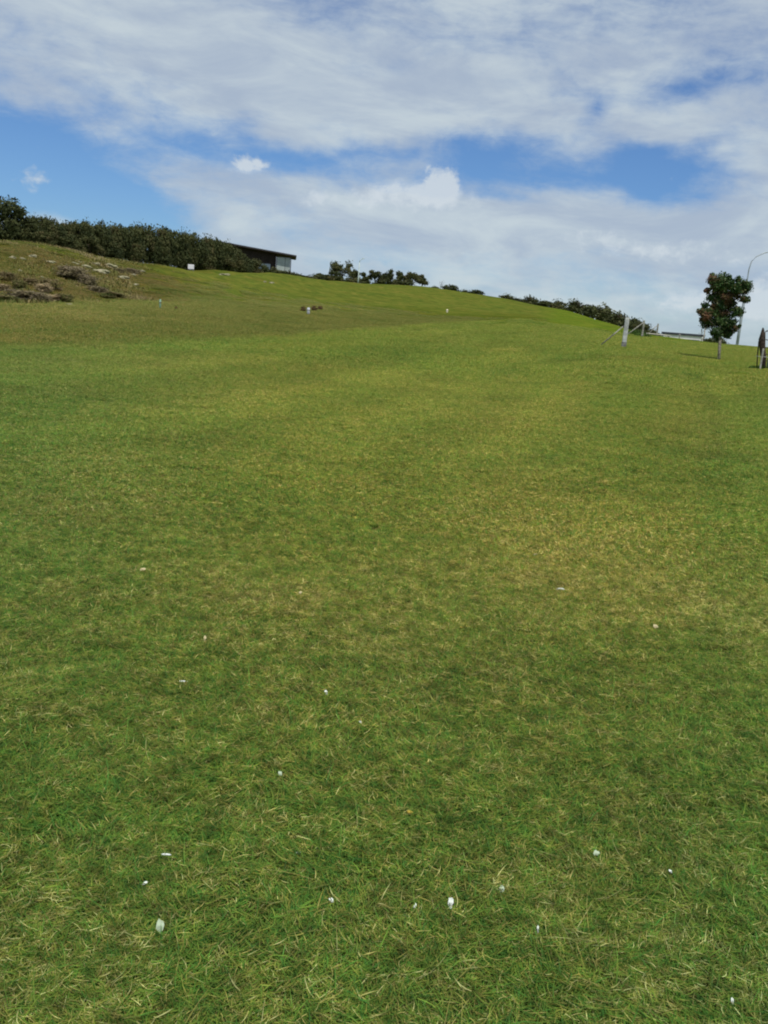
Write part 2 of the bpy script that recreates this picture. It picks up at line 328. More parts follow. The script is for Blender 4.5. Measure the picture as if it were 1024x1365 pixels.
# ------------------------------------------------------------------ grass blades
mb = bpy.data.materials.new('grass_blade'); mb.use_nodes = True; nt = mb.node_tree; nt.nodes.clear()
ar = N('ShaderNodeAttribute', attribute_name='rnd'); av = N('ShaderNodeAttribute', attribute_name='val')
ai = N('ShaderNodeAttribute', attribute_name='dry', attribute_type='INSTANCER'); at = N('ShaderNodeAttribute', attribute_name='tint', attribute_type='INSTANCER')
bpos = N('ShaderNodeNewGeometry').outputs['Position']
bn1 = noise(bpos, 0, (1, 1, 1), 4.0, 4, .6); bn3 = noise(bpos, 0, (1, 1, 1), 22.0, 3, .6, 0, (7, 1, 0)); bn2 = noise(bpos, 0, (1, 1, 1), 16.0, 4, .65, 0, (4, 4, 0))
cr = N('ShaderNodeValToRGB'); setin(cr, 0, M_('ADD', M_('ADD', ar.outputs['Fac'], M_('MULTIPLY', ai.outputs['Fac'], .27)), M_('ADD', M_('MULTIPLY_ADD', bn1, .45, -.225), M_('MULTIPLY_ADD', bn3, .8, -.42))))
els = cr.color_ramp.elements; els[0].position = 0; els[0].color = (.045, .120, .026, 1); els[1].position = 1; els[1].color = (.52, .42, .23, 1)
for p, c in ((.25, (.075, .155, .028)), (.45, (.125, .175, .030)), (.62, (.19, .19, .036)), (.76, (.25, .18, .055)), (.88, (.40, .29, .12))):
    e_ = els.new(p); e_.color = (*c, 1)
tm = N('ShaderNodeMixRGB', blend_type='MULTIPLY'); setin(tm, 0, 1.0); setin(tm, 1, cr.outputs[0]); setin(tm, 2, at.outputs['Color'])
vm = N('ShaderNodeVectorMath', operation='SCALE'); setin(vm, 0, tm.outputs[0]); setin(vm, 'Scale', M_('MULTIPLY', av.outputs['Fac'], M_('MAXIMUM', M_('MULTIPLY_ADD', bn2, 2.6, -.25), .3)))  # clumpy tone noise, with blade-shadow flecks painted into the colour
b = N('ShaderNodeBsdfPrincipled'); b.inputs['Roughness'].default_value = .6; b.inputs['Specular IOR Level'].default_value = .18
nt.links.new(vm.outputs[0], b.inputs['Base Color'])
tr = N('ShaderNodeBsdfTranslucent'); nt.links.new(vm.outputs[0], tr.inputs[0]); ms = N('ShaderNodeMixShader'); setin(ms, 0, .3)
nt.links.new(b.outputs[0], ms.inputs[1]); nt.links.new(tr.outputs[0], ms.inputs[2])
o_ = N('ShaderNodeOutputMaterial'); nt.links.new(ms.outputs[0], o_.inputs[0])

def blade_patch(name, n, size, wmul, seed, hmul=1.0):
    g = np.random.default_rng(seed)
    nS = 4
    base = np.stack([g.uniform(-size/2, size/2, n), g.uniform(-size/2, size/2, n), g.uniform(-.006, .004, n)], 1)
    kind = g.random(n)
    flat = kind < .42                                     # clippings lying on the sward
    L = np.where(flat, g.uniform(.015, .045, n), g.gamma(5, .0051, n).clip(.012, .06))*hmul
    L = np.where(g.random(n) < .003, g.uniform(.08, .13, n), L)
    wd = np.where(flat, g.uniform(.0011, .0028, n), g.uniform(.0013, .0030, n))*wmul
    phi = g.uniform(0, 2*np.pi, n)
    # a shared lean in soft clumps, as the mower leaves it
    cl = np.sin(base[:, 0]*17+seed)*1.3+np.cos(base[:, 1]*13+seed*2)*1.3
    phi = np.where(g.random(n) < .5, cl+g.normal(0, .7, n), phi)
    tilt0 = np.where(flat, g.uniform(1.35, 1.65, n), g.uniform(.3, 1.35, n)); curl = np.where(flat, g.normal(0, .5, n), g.uniform(.1, 1.5, n))
    side = g.normal(0, .6, n)
    base[:, 2] += np.where(flat, g.uniform(.004, .024, n)*hmul, 0)
    pts = []; p = base.copy(); vs = []
    for s in range(nS+1):
        t = s/nS; ti = np.clip(tilt0+curl*t, 0, 1.95); ph = phi+side*t
        dirv = np.stack([np.sin(ti)*np.cos(ph), np.sin(ti)*np.sin(ph), np.cos(ti)], 1)
        wv_ = np.stack([-np.sin(ph), np.cos(ph), .35*np.sin(ph*3)], 1)
        wt = wd*(np.where(flat, .75, 1.0)*(1-t**2.2)+.08)*(.6+.4*min(1, t*3))
        vs.append(p-wv_*wt[:, None]*.5); vs.append(p+wv_*wt[:, None]*.5)
        p = p+dirv*(L/nS)[:, None]
    V = np.stack(vs, 1)                                    # n, 2(nS+1), 3
    k = 2*(nS+1); off = (np.arange(n)*k)[:, None, None]
    q = np.array([[2*s, 2*s+1, 2*s+3, 2*s+2] for s in range(nS)])[None]
    r = np.where(flat, g.normal(.575, .21, n), g.normal(.33, .17, n)).clip(0, .999)
    val = g.normal(1.0, .2, n).clip(.5, 1.6)
    return newmesh(name, V.reshape(-1, 3), (off+q).ravel(), 4, mb, {'rnd': np.repeat(r, k), 'val': np.repeat(val, k)}, smooth=True)
vc = bpy.data.collections.new('grass_tufts')               # sources for the instancer, not linked to the scene
FINE, MID, FAR_ = 5, 4, 4
for i in range(FINE): o = bpy.data.objects.new('tuft_a%d' % i, blade_patch('tuft', 6500, .40, 1.0, 10+i)); vc.objects.link(o)
for i in range(MID): o = bpy.data.objects.new('tuft_b%d' % i, blade_patch('tuft', 6000, .70, 1.9, 30+i, 1.15)); vc.objects.link(o)
for i in range(FAR_): o = bpy.data.objects.new('tuft_c%d' % i, blade_patch('tuft', 5000, 1.4, 4.0, 50+i, 1.5)); vc.objects.link(o)
rg = np.random.default_rng(4)
PX, PY, VID = [], [], []
def scatter(d0, d1, step, v0, nv, amax=32):
    xs = np.arange(-d1*.75, d1*.75, step); ys = np.arange(.3, d1, step); A, B = np.meshgrid(xs, ys)
    A = A.ravel()+rg.uniform(-.38, .38, A.size)*step; B = B.ravel()+rg.uniform(-.38, .38, B.size)*step
    D = np.hypot(A, B); jd = D*(1+rg.uniform(-.08, .08, D.size)); ang = np.degrees(np.abs(np.arctan2(A, B)))
    k = (jd >= d0) & (jd < d1) & ((ang < amax) | (D < 2.0) & (ang < 60))
    PX.append(A[k]); PY.append(B[k]); VID.append(rg.integers(v0, v0+nv, k.sum()))
scatter(.7, 6.7, .24, 0, FINE, 34); scatter(5.9, 25, .42, FINE, MID, 31); scatter(23, 86, .95, FINE+MID, FAR_, 29)
PX, PY, VID = np.concatenate(PX), np.concatenate(PY), np.concatenate(VID)
PZ = ground(PX, PY); e = .15
nx = -(ground(PX+e, PY)-ground(PX-e, PY))/(2*e); ny = -(ground(PX, PY+e)-ground(PX, PY-e))/(2*e)
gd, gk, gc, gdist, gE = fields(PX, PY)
fadeo = np.clip((gdist-58)/28, 0, 1)
keep = rg.random(len(PX)) > fadeo; 
rot = np.zeros((len(PX), 3)); 
for i in range(len(PX)):
    q = Vector((0, 0, 1)).rotation_difference(Vector((nx[i], ny[i], 1)).normalized()) @ Euler((0, 0, rg.uniform(0, 6.283))).to_quaternion()
    rot[i] = q.to_euler()
k = keep
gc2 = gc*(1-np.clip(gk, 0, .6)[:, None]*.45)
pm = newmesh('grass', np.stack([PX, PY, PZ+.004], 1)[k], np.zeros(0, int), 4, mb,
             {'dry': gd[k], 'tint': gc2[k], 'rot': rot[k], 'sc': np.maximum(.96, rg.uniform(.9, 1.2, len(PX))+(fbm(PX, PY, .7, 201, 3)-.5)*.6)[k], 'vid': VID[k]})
gr = bpy.data.objects.new('grass', pm); col.objects.link(gr); gr['kind'] = 'stuff'
gr['label'] = 'short mown green grass with dry clippings covering the field'; gr['category'] = 'grass'
ng = bpy.data.node_groups.new('scatter_grass', 'GeometryNodeTree'); gr_mod = gr.modifiers.new('scatter', 'NODES')
ng.interface.new_socket('Geometry', in_out='INPUT', socket_type='NodeSocketGeometry'); ng.interface.new_socket('Geometry', in_out='OUTPUT', socket_type='NodeSocketGeometry')
nt = ng
gi, go = N('NodeGroupInput'), N('NodeGroupOutput'); ci = N('GeometryNodeCollectionInfo'); ci.inputs[0].default_value = vc
ci.inputs['Separate Children'].default_value = True; ci.inputs['Reset Children'].default_value = True
ip = N('GeometryNodeInstanceOnPoints')
def na(n, t): q = N('GeometryNodeInputNamedAttribute', data_type=t); q.inputs[0].default_value = n; return q.outputs[0]
nt.links.new(gi.outputs[0], ip.inputs['Points']); nt.links.new(ci.outputs[0], ip.inputs['Instance']); ip.inputs['Pick Instance'].default_value = True
nt.links.new(na('vid', 'FLOAT'), ip.inputs['Instance Index'])
er = N('FunctionNodeEulerToRotation'); nt.links.new(na('rot', 'FLOAT_VECTOR'), er.inputs[0]); nt.links.new(er.outputs[0], ip.inputs['Rotation'])
nt.links.new(na('sc', 'FLOAT'), ip.inputs['Scale']); nt.links.new(ip.outputs[0], go.inputs[0])
gr_mod.node_group = ng

# ------------------------------------------------------------------ mesh helpers
def tag(o, label=None, cat=None, group=None, kind=None):
    if label: o['label'] = label
    if cat: o['category'] = cat
    if group: o['group'] = group
    if kind: o['kind'] = kind
    return o
def obj(name, me, parent=None, loc=(0, 0, 0), rz=0.0):
    o = bpy.data.objects.new(name, me); col.objects.link(o); o.location = loc; o.rotation_euler = (0, 0, rz)
    if parent is not None: o.parent = parent
    return o
def thing(name, loc, label, cat, group=None, rz=0.0):
    return tag(obj(name, None, None, loc, rz), label, cat, group)
def tube(pts, rads, seg=8, cap=True):
    V, Fc = [], []; n = len(pts); pts = [Vector(p) for p in pts]
    ref = Vector((0, 0, 1))
    for i, p in enumerate(pts):
        t = (pts[min(i+1, n-1)]-pts[max(i-1, 0)]).normalized()
        r0 = Vector((1, 0, 0)) if abs(t.z) > .9 else ref
        u = t.cross(r0).normalized(); w = t.cross(u).normalized()
        if abs(t.z) <= .9: pass
        for k in range(seg):
            a = 2*math.pi*k/seg; V.append(p+(u*math.cos(a)+w*math.sin(a))*rads[i])
    for i in range(n-1):
        for k in range(seg):
            k2 = (k+1) % seg; Fc.append((i*seg+k, i*seg+k2, (i+1)*seg+k2, (i+1)*seg+k))
    if cap: Fc.append(tuple(range(seg))[::-1]); Fc.append(tuple((n-1)*seg+k for k in range(seg)))
    return V, Fc
def box(x0, x1, y0, y1, z0, z1, bev=0.0):
    if bev <= 0:
        V = [(x, y, z) for z in (z0, z1) for (x, y) in ((x0, y0), (x1, y0), (x1, y1), (x0, y1))]
        return V, [(3, 2, 1, 0), (4, 5, 6, 7), (0, 1, 5, 4), (1, 2, 6, 5), (2, 3, 7, 6), (3, 0, 4, 7)]
    b = bev; ring = [(x0+b, y0), (x1-b, y0), (x1, y0+b), (x1, y1-b), (x1-b, y1), (x0+b, y1), (x0, y1-b), (x0, y0+b)]
    cx, cy = (x0+x1)/2, (y0+y1)/2
    V = [(x, y, z0) for x, y in ring]+[(x, y, z1-b) for x, y in ring]+[(x+(cx-x)/abs(cx-x)*b*.9, y+(cy-y)/abs(cy-y)*b*.9, z1) for x, y in ring]
    Fc = [tuple(range(8))[::-1], tuple(range(16, 24))]
    for s in (0, 8):
        for k in range(8): Fc.append((s+k, s+(k+1) % 8, s+8+(k+1) % 8, s+8+k))
    return V, Fc
def join(*vf):
    V, Fc = [], []
    for v, f in vf:
        o = len(V); V += [tuple(q) for q in v]; Fc += [tuple(i+o for i in q) for q in f]
    return V, Fc
def pm_(name, vf, m, smooth=False):
    me = bpy.data.meshes.new(name); me.from_pydata([tuple(v) for v in vf[0]], [], vf[1]); me.materials.append(m)
    if smooth:
        for p in me.polygons: p.use_smooth = True
    me.update(); return me
def part(name, vf, m, parent, smooth=False): return obj(name, pm_(name, vf, m, smooth), parent)

# ------------------------------------------------------------------ foliage
def leaves(name, blobs_, n, size, m, seed, aspect=1.5, shell=.55, jit=.34):
    """leaf-sized faces spread through a set of ellipsoids (cx, cy, cz, rx, ry, rz, tone)"""
    g = np.random.default_rng(seed); B = np.array(blobs_, float)
    vol = (B[:, 3]*B[:, 4]*B[:, 5])**(2/3); w = vol/vol.sum(); bi = g.choice(len(B), n, p=w)
    dv = g.normal(size=(n, 3)); dv /= np.linalg.norm(dv, axis=1)[:, None]
    # small twig clusters give an uneven outline
    nc = 26; cd = g.normal(size=(len(B), nc, 3)); cd /= np.linalg.norm(cd, axis=2)[..., None]
    ci_ = g.integers(0, nc, n); near = cd[bi, ci_]; dv = near*1.0+dv*.42; ln = np.linalg.norm(dv, axis=1)
    r = shell+(1-shell)*g.random(n)**.7; r *= (1-jit*.5+jit*g.random((len(B), nc))[bi, ci_])
    p = B[bi, :3]+dv*B[bi, 3:6]*r[:, None]
    nrm = dv+g.normal(size=(n, 3))*.7; nrm /= np.linalg.norm(nrm, axis=1)[:, None]
    t = np.cross(nrm, g.normal(size=(n, 3))); t /= np.linalg.norm(t, axis=1)[:, None]; bt = np.cross(nrm, t)
    s = size*g.uniform(.6, 1.35, n)[:, None]
    a = t*s*.5*aspect; b2 = bt*s*.5
    V = np.stack([p-a, p+b2*.8-a*.1, p+a, p-b2*.8+a*.1], 1)
    tone = np.repeat((B[bi, 6]+g.normal(0, .10, n)+(.14*g.random((len(B), nc))[bi, ci_]-.07)).clip(0, 1), 4)
    return newmesh(name, V.reshape(-1, 3), np.arange(4*n), 4, m, {'tone': tone}, smooth=False)
M_hedge = mat('hedge_foliage', None, .7, attr='tone', transl=.18, nscale=.5, ramp=[(0, (.024, .036, .012)), (.35, (.054, .066, .020)), (.6, (.085, .088, .029)), (.82, (.12, .10, .042)), (1, (.15, .13, .065))])
M_scrub = mat('scrub_twigs', None, .85, transl=.25, attr='tone', nscale=1.5, ramp=[(0, (.10, .125, .032)), (.25, (.18, .14, .06)), (.5, (.26, .20, .11)), (.75, (.34, .27, .17)), (1, (.48, .38, .22))])
M_grey = mat('grey_scrub', None, .85, transl=.25, attr='tone', nscale=1.5, ramp=[(0, (.12, .13, .045)), (.3, (.19, .165, .08)), (.6, (.24, .195, .12)), (1, (.30, .25, .17))])
M_tree = mat('tree_leaves', None, .5, attr='tone', transl=.22, nscale=1.2, ramp=[(0, (.016, .034, .012)), (.35, (.040, .085, .024)), (.52, (.07, .12, .03)), (.62, (.12, .080, .038)), (.8, (.16, .078, .042)), (1, (.21, .11, .06))])
M_bark = mat('bark', (.13, .10, .075), .9, .25, 9, .4)
M_palebark = mat('pale_bark', (.34, .30, .24), .85, .2, 9, .3)

def shrub_mesh(seed, w=1.0, dep=1.0, hgt=1.0, lobes=9, n=2600, size=.06, m=None, tone=.4, jit=.34):
    g = random.Random(seed); B = []
    B.append((0, 0, hgt*.42, w*.36, dep*.36, hgt*.40, tone-.06))
    for i in range(lobes):
        a = g.uniform(0, 6.28); q = g.uniform(.1, .32); zz = g.uniform(.18, .80); s = g.uniform(.14, .22)*(1.15-.5*zz)
        B.append((math.cos(a)*q*w*(1.2-.6*zz), math.sin(a)*q*dep*(1.2-.6*zz), hgt*zz, w*s*1.1, dep*s*1.1, hgt*s*.85, tone+g.uniform(-.16, .2)))
    return leaves('foliage', B, n, size, m or M_hedge, seed, jit=jit)
def stem_mesh(seed, hgt=.6, r=.03, forks=4, m=None, spread=.25):
    g = random.Random(seed); vf = [tube([(0, 0, -.12), (g.uniform(-.02, .02), 0, hgt*.5), (g.uniform(-.05, .05), g.uniform(-.05, .05), hgt)], [r*1.3, r, r*.6], 7)]
    for i in range(forks):
        a = g.uniform(0, 6.28); z0 = hgt*g.uniform(.35, .8)
        vf.append(tube([(0, 0, z0), (math.cos(a)*spread*.5, math.sin(a)*spread*.5, z0+.16), (math.cos(a)*spread, math.sin(a)*spread, z0+.3)], [r*.6, r*.4, r*.2], 5))
    return pm_('trunk', join(*vf), m or M_bark, True)
# unit shrubs (1 m tall, 1 m wide); each placed copy is scaled as a whole
V_HEDGE = [(shrub_mesh(100+i, n=5200, size=.046, lobes=15, jit=.26, tone=[.40, .30, .48, .36, .55][i]), stem_mesh(120+i)) for i in range(5)]
V_FARB = [(shrub_mesh(200+i, n=1700, size=.075, lobes=[6, 9, 7, 11][i], jit=.5, tone=[.50, .40, .56, .34][i]), stem_mesh(220+i)) for i in range(4)]
def plant(name, var, loc, wx, hz, label, cat, group=None, rz=0.0, wy=None):
    t = thing(name, loc, label, cat, group, rz); t.scale = (wx, wy or wx, hz)
    obj('foliage', var[0], t); obj('trunk', var[1], t); return t

def kpx(px, d): return d*math.cos(azel(px, 440)[0])/F
def leanof(px): return math.tan(ROLL+(px-W0/2)/F*math.tan(PITCH))
rr = random.Random(7)
# hedge of coastal shrubs on the ridge
topx = [30, 60, 100, 150, 200, 225, 240, 262, 280, 300, 320, 340, 352]; topy = [289, 290, 296, 300, 301, 303, 309, 309, 315, 324, 334, 345, 352]
hp = list(np.arange(38, 346, 12.5))
def ridge(px):
    return np.interp(px, [p[0] for p in L3], [p[2] for p in L3])
for i, px in enumerate(hp):
    d = float(ridge(px))+1.0+rr.uniform(0, 1.2); b0 = onground(px, d, 340)
    top = P(px, float(np.interp(px, topx, topy))+rr.uniform(-2.5, 3.5), d).z; hgt = max(.8, top-b0.z+.25)
    lab = 'dark olive shrub in the unbroken hedge along the ridge left of the house'
    if i == 0: lab = 'first hedge shrub on the ridge, right beside the tall dark tree at the left edge'
    if i == len(hp)-1: lab = 'low last shrub of the ridge hedge, right in front of the house wall'
    plant('shrub', V_HEDGE[i % 5], b0-Vector((0, 0, .12)), (24/F*d)*rr.uniform(1.15, 1.5), hgt/.93, lab, 'shrub', 'shrubs of the hedge on the ridge', rr.uniform(0, 6.28))
# second, lower row in front of the hedge right end to close its foot
for px, ty, hw in ((215, 335, 13), (243, 338, 14), (272, 338, 14), (300, 338, 14), (325, 346, 11), (180, 322, 13), (150, 320, 13), (120, 312, 13), (90, 308, 13), (60, 306, 13)):
    d = float(ridge(px))+.2; b0 = onground(px, d, 345); hgt = P(px, ty, d).z-b0.z
    plant('shrub', V_HEDGE[rr.randrange(5)], b0-Vector((0, 0, .1)), 2.6*hw/F*d, hgt/.92, 'lower dark shrub filling the foot of the ridge hedge', 'shrub', 'low shrubs at the foot of the ridge hedge', rr.uniform(0, 6.28))
# tall tree at the left edge
def crown_tree(name, px, d, base_py, blobs_px, label, cat, n, size, m, trunk_r, seed, group=None, shell=.5, bark=None):
    """blobs given in pixels (dx, height, rx, rz, tone) about the foot, turned into metres at the tree's distance"""
    k = kpx(px, d); b0 = onground(px, d, base_py); t = thing(name, b0, label, cat, group)
    B = []
    g = random.Random(seed)
    for dx, hz, rx, rz_, tn in blobs_px: B.append(((dx-hz*leanof(px)*.8)*k, g.uniform(-.3, .3)*rx*k, hz*k, rx*k, rx*k*.95, rz_*k, tn))
    obj('crown', leaves('crown', B, n, size, m, seed, shell=shell), t)
    vf = []; hm = max(b[2] for b in B)
    vf.append(tube([(0, 0, -.3), (0, 0, hm*.35), (.02*hm, 0, hm*.7)], [trunk_r*1.25, trunk_r, trunk_r*.45], 9))
    for b in B[:14]:
        z0 = min(b[2]*.6, hm*.6); vf.append(tube([(0, 0, z0), (b[0]*.5, b[1]*.5, (z0+b[2])*.5), (b[0], b[1], b[2])], [trunk_r*.5, trunk_r*.32, trunk_r*.15], 6))
    part('trunk', join(*vf), bark or M_bark, t, True); return t
crown_tree('tree', 8, 79, 322, [(-12, 40, 20, 17, .3), (6, 44, 16, 13, .25), (0, 22, 22, 16, .35), (16, 26, 12, 14, .3), (-26, 26, 20, 22, .35), (20, 40, 8, 8, .2), (-5, 10, 20, 10, .3), (-16, 52, 10, 8, .25), (14,14,14,14,.3)],
           'tall dark green tree rising above the hedge at the left edge', 'tree', 7000, .17, M_hedge, .12, 31)
# crowns on the skyline, left to right: (px, top row, half width px, kind)
SK = [(386, 361, 8, 's', 'low bush just right of the house veranda post'), (397, 365, 9, 's', 'low olive bush between the house and the wide dark tree'), (411, 367, 9, 's', 'low olive bush nearest the wide dark tree, on its house side'),
      (424, 365, 7, 's', 'small bush touching the left side of the wide dark tree'),
      (437, 361, 15, 't', 'rounded brown-green tree, left half of the wide dark clump beside the thin lamp post'), (455, 349.5, 17, 't', 'tallest dark tree immediately left of the thin lamp post'), (471, 358, 9, 't', 'low dark tree right against the left side of the thin lamp post'),
      (487, 364, 7, 't', 'small dark tree immediately right of the thin lamp post'), (498, 358.5, 8, 'l', 'lollipop tree with a gap under its crown, second right of the thin lamp post'),
      (515, 358, 10, 'l', 'round dark tree in the middle of the skyline trees right of the lamp post'), (532, 362, 8, 't', 'pale thin-crowned tree between two dark round skyline trees'),
      (548, 358, 10, 'l', 'dark tree with bare trunk showing, second last of the skyline trees right of the lamp'), (561, 366, 9, 'l', 'lower dark tree ending the skyline group right of the lamp'),
      (352, 353.5, 6, 's', 'low bush in front of the house between hedge and window'), (363, 357, 7, 's', 'low brush under the blue house window'), (374, 359.5, 7, 's', 'low brush in front of the glazed veranda'), (391, 364, 6, 's', 'tiny bush at the foot of the veranda corner post'),
      (447, 368, 12, 's', 'low bush filling the foot of the wide dark tree clump'), (466, 369, 10, 's', 'low bush under the tallest dark tree near the thin lamp'), (507, 372, 8, 's', 'low bush between two round skyline trees right of the lamp'), (524, 371, 8, 's', 'low bush under the pale thin-crowned tree'), (540, 372, 8, 's', 'low bush left of the bare-trunked skyline tree'), (578, 381, 5, 's', 'tiny bush just left of the bare twiggy sapling'),
      (600, 379, 8, 's', 'small bush on the ridge right of the bare twiggy sapling'), (620, 386, 6, 's', 'tiny low bush midway along the bare middle ridge'), (634, 386, 8, 's', 'small round bush at the right end of the middle ridge bushes'),
      (675, 392, 7, 's', 'small dark bush starting the long descending row of bushes'), (691, 397, 8, 's', 'very low dark bush in a dip of the descending row'), (708, 396, 7, 's', 'small round dark bush standing up from the descending row'),
      (727, 402, 10, 's', 'wide low bush, left of a close pair on the descending ridge'), (744, 402, 9, 's', 'bush with a spiky top, right of a close pair on the descending ridge'), (759, 410, 7, 's', 'low bush at the start of the denser bushes behind the white post'),
      (771, 402.5, 10, 's', 'tallest bush of the dense row sloping down to the white post'), (787, 409, 11, 's', 'middle olive bush of the dense row sloping down to the white post'), (806, 410.5, 12, 's', 'broad rounded bush, third before the white post'),
      (822, 419, 9, 's', 'olive bush second before the white post'), (831, 419, 8, 's', 'bush right behind the white post'), (846, 426, 8, 's', 'dark bush between the white post and the second braced post'),
      (856, 429, 7, 's', 'dark bush behind the second braced post'), (864, 432, 7, 's', 'dark bush between the second and third braced posts'), (873, 439, 6, 's', 'low bush behind the third braced post'), (883, 444, 6, 's', 'low bush tapering off beside the white building')]
for i, (px, ty, hw, kd, lab) in enumerate(SK):
    d = float(ridge(px))+(4 if px < 600 else 7); d = max(d, 141) if px < 380 else d; b0 = onground(px, d, 400); base_vis = float(np.interp(px, [p[0] for p in L3], [p[1] for p in L3]))
    ztop = P(px, ty, d).z; hgt = ztop-b0.z; k = kpx(px, d)
    if kd == 's':
        plant('bush', V_FARB[i % 4], b0-Vector((0, 0, .1)), 3.4*hw*k, hgt/(.84 if px < 700 else .74), lab, 'bush', 'bushes along the skyline', rr.uniform(0, 6.28))
    else:
        hp_ = hgt/k; vis = base_vis-ty; lo = .26 if kd == 'l' else .02
        g = random.Random(i); Bp = []
        for q in range(11):
            hz = hp_-vis*(1-g.uniform(lo+.10, .88)); Bp.append((g.uniform(-.85, .85)*hw*(1.1 if hz < hp_-vis*.5 else .75), hz, hw*g.uniform(.26, .50), vis*g.uniform(.10, .20), g.uniform(.25, .70)))
        crown_tree('tree', px, d, 400, Bp, lab, 'tree', 2600, .24, M_hedge, .09, 300+i, 'trees along the skyline', shell=.3)
# bare sapling
b0 = onground(588, 192, 384); t = thing('sapling', b0, 'bare grey twiggy sapling alone on the ridge skyline', 'sapling')
vf = [tube([(0, 0, -.3), (.02, 0, .8), (0, 0, 1.9)], [.035, .02, .008], 6)]
for q in range(34):
    a = rr.uniform(0, 6.28); z0 = rr.uniform(.4, 1.5); l = rr.uniform(.4, .9); vf.append(tube([(0, 0, z0), (math.cos(a)*l*.5, math.sin(a)*l*.5, z0+l*.6), (math.cos(a)*l*.8, math.sin(a)*l*.8, z0+l)], [.009, .007, .004], 4))
part('twigs', join(*vf), M_bark, t, True)

# ------------------------------------------------------------------ young tree by the lamp
k = kpx(958, 41)/6.82
def zb(x, y, r, tone, ry=None): return ((x-400)*k, 0, (1095-y)*k, r*k, r*k*.9, (ry or r)*k, tone)
TB = [zb(345, 420, 42, .66), zb(300, 505, 26, .78), zb(380, 450, 62, .42), zb(450, 430, 66, .34), zb(440, 500, 60, .52), zb(540, 450, 62, .36), zb(620, 450, 52, .38), zb(645, 480, 34, .34), zb(560, 520, 58, .60, 44),
      zb(630, 560, 42, .42, 26), zb(400, 560, 66, .30, 46), zb(330, 565, 26, .35), zb(500, 565, 56, .56, 30), zb(345, 380, 22, .5), zb(490, 390, 22, .3), zb(560, 395, 24, .3),
      zb(420, 620, 50, .28), zb(400, 600, 44, .5), zb(470, 615, 44, .56, 34), zb(520, 600, 34, .4, 30), zb(370, 625, 40, .6), zb(460, 560, 50, .66), zb(290, 640, 34, .32, 26), zb(340, 680, 66, .48, 52), zb(235, 690, 30, .62, 26), zb(270, 730, 46, .72, 36), zb(440, 690, 74, .66, 52), zb(540, 670, 58, .42, 44), zb(595, 675, 30, .60, 22),
      zb(320, 780, 56, .50, 46), zb(420, 770, 74, .36, 56), zb(515, 760, 50, .34, 46), zb(535, 810, 32, .58, 28), zb(480, 840, 60, .50, 44), zb(370, 850, 50, .30, 34), zb(490, 880, 34, .40, 20), zb(400, 890, 44, .34, 30), zb(250, 792, 12, .3), zb(575, 790, 14, .35)]
rt_ = random.Random(3)
LN = leanof(958)
TB = [(b[0]-b[2]*LN, rt_.uniform(-.28, .28)*(1.2 if b[3] > .25 else .5), b[2], b[3]*1.06, b[4]*1.06, b[5]*1.06, b[6]*1.02) for b in TB]
b0 = onground(958.6, 41, 480)
t = thing('young_tree', b0, 'young bushy tree with red-brown new leaves and thin pale trunk on the lawn', 'tree')
obj('crown', leaves('crown', TB, 30000, .064, M_tree, 77, aspect=1.6, shell=.35), t)
vf = [tube([(0, 0, -.2), (-.07, 0, .5), (-.13, 0, 1.0), (-.2, .02, 1.7), (-.32, 0, 2.4), (-.4, 0, 3.1)], [.062, .05, .045, .036, .026, .012], 10)]
for b in TB[:32:1]:
    z0 = max(.9, b[2]-.5); vf.append(tube([(-.14*z0, 0, z0), (b[0]*.55-.07*z0, b[1]*.5, (z0+b[2])/2+.03), (b[0], b[1], b[2])], [.018, .012, .005], 6))
part('trunk', join(*vf), M_palebark, t, True)
M_stake = mat('weathered_stake', (.30, .27, .22), .9, .2, 12, .3)
t2 = thing('stake', b0+Vector((.07, .05, 0)), 'short weathered wooden stake right against the young tree trunk', 'stake')
part('stake_pole', join(tube([(0, 0, -.3), (-.10, 0, .9), (-.105, 0, .95)], [.024, .024, .014], 8)), M_stake, t2, True)

# ------------------------------------------------------------------ street lamps
M_galv = mat('galvanised_steel', (.36, .40, .42), .5, .08, 3, 0, .4, metal=.3)
M_lens = mat('lamp_lens', (.75, .76, .74), .3, .03, 3)
D = 82
def lp(px, py, d=D): return P(px, py, d)
b0 = lp(982.6, 460, D); b0.z = G(b0.x, b0.y); 
t = thing('street_lamp', b0, 'tall grey street lamp with long curved arm behind the young tree', 'street lamp')
pts = [Vector((0, 0, -.4)), Vector((0, 0, .02))]
H = lp(997, 378, D).z-b0.z
part('pole', tube([(0, 0, -.5), (0, 0, 1.2), (0, 0, 4.2), (0, 0, 4.35)], [.12, .12, .105, .062], 14), M_galv, t, True)
arc = []
for (px, py) in ((997.5, 378.7), (1000.4, 359.6), (1004, 349), (1011.4, 342), (1024, 336.5), (1038, 334.5)):
    q = lp(px, py); arc.append((q.x, q.y, q.z))
v0 = Vector((0, 0, 4.3)); loc = [v0, Vector((0, 0, H-.2))]
ax = lp(997.5, 378.7); 
for q in arc[1:]: loc.append(Vector((q[0]-ax.x, (q[1]-ax.y)*0, q[2]-b0.z)))
part('arm', tube(loc, [.062, .052, .05, .047, .045, .042, .04], 12), M_galv, t, True)
e0 = loc[-1]
part('lamp_head', box(e0.x-.05, e0.x+.62, e0.y-.13, e0.y+.13, e0.z-.05, e0.z+.08, .03), M_galv, t)
part('lamp_lens', box(e0.x+.15, e0.x+.55, e0.y-.1, e0.y+.1, e0.z-.10, e0.z-.052), M_lens, t)
part('base_plate', box(-.2, .2, -.2, .2, -.03, .03), M_galv, t)
M_pole = mat('pale_green_pole', (.42, .50, .47), .5, .08, 3, 0, .4)
b0 = onground(477.4, 168, 378); hh = P(481.5, 346, 168).z-b0.z
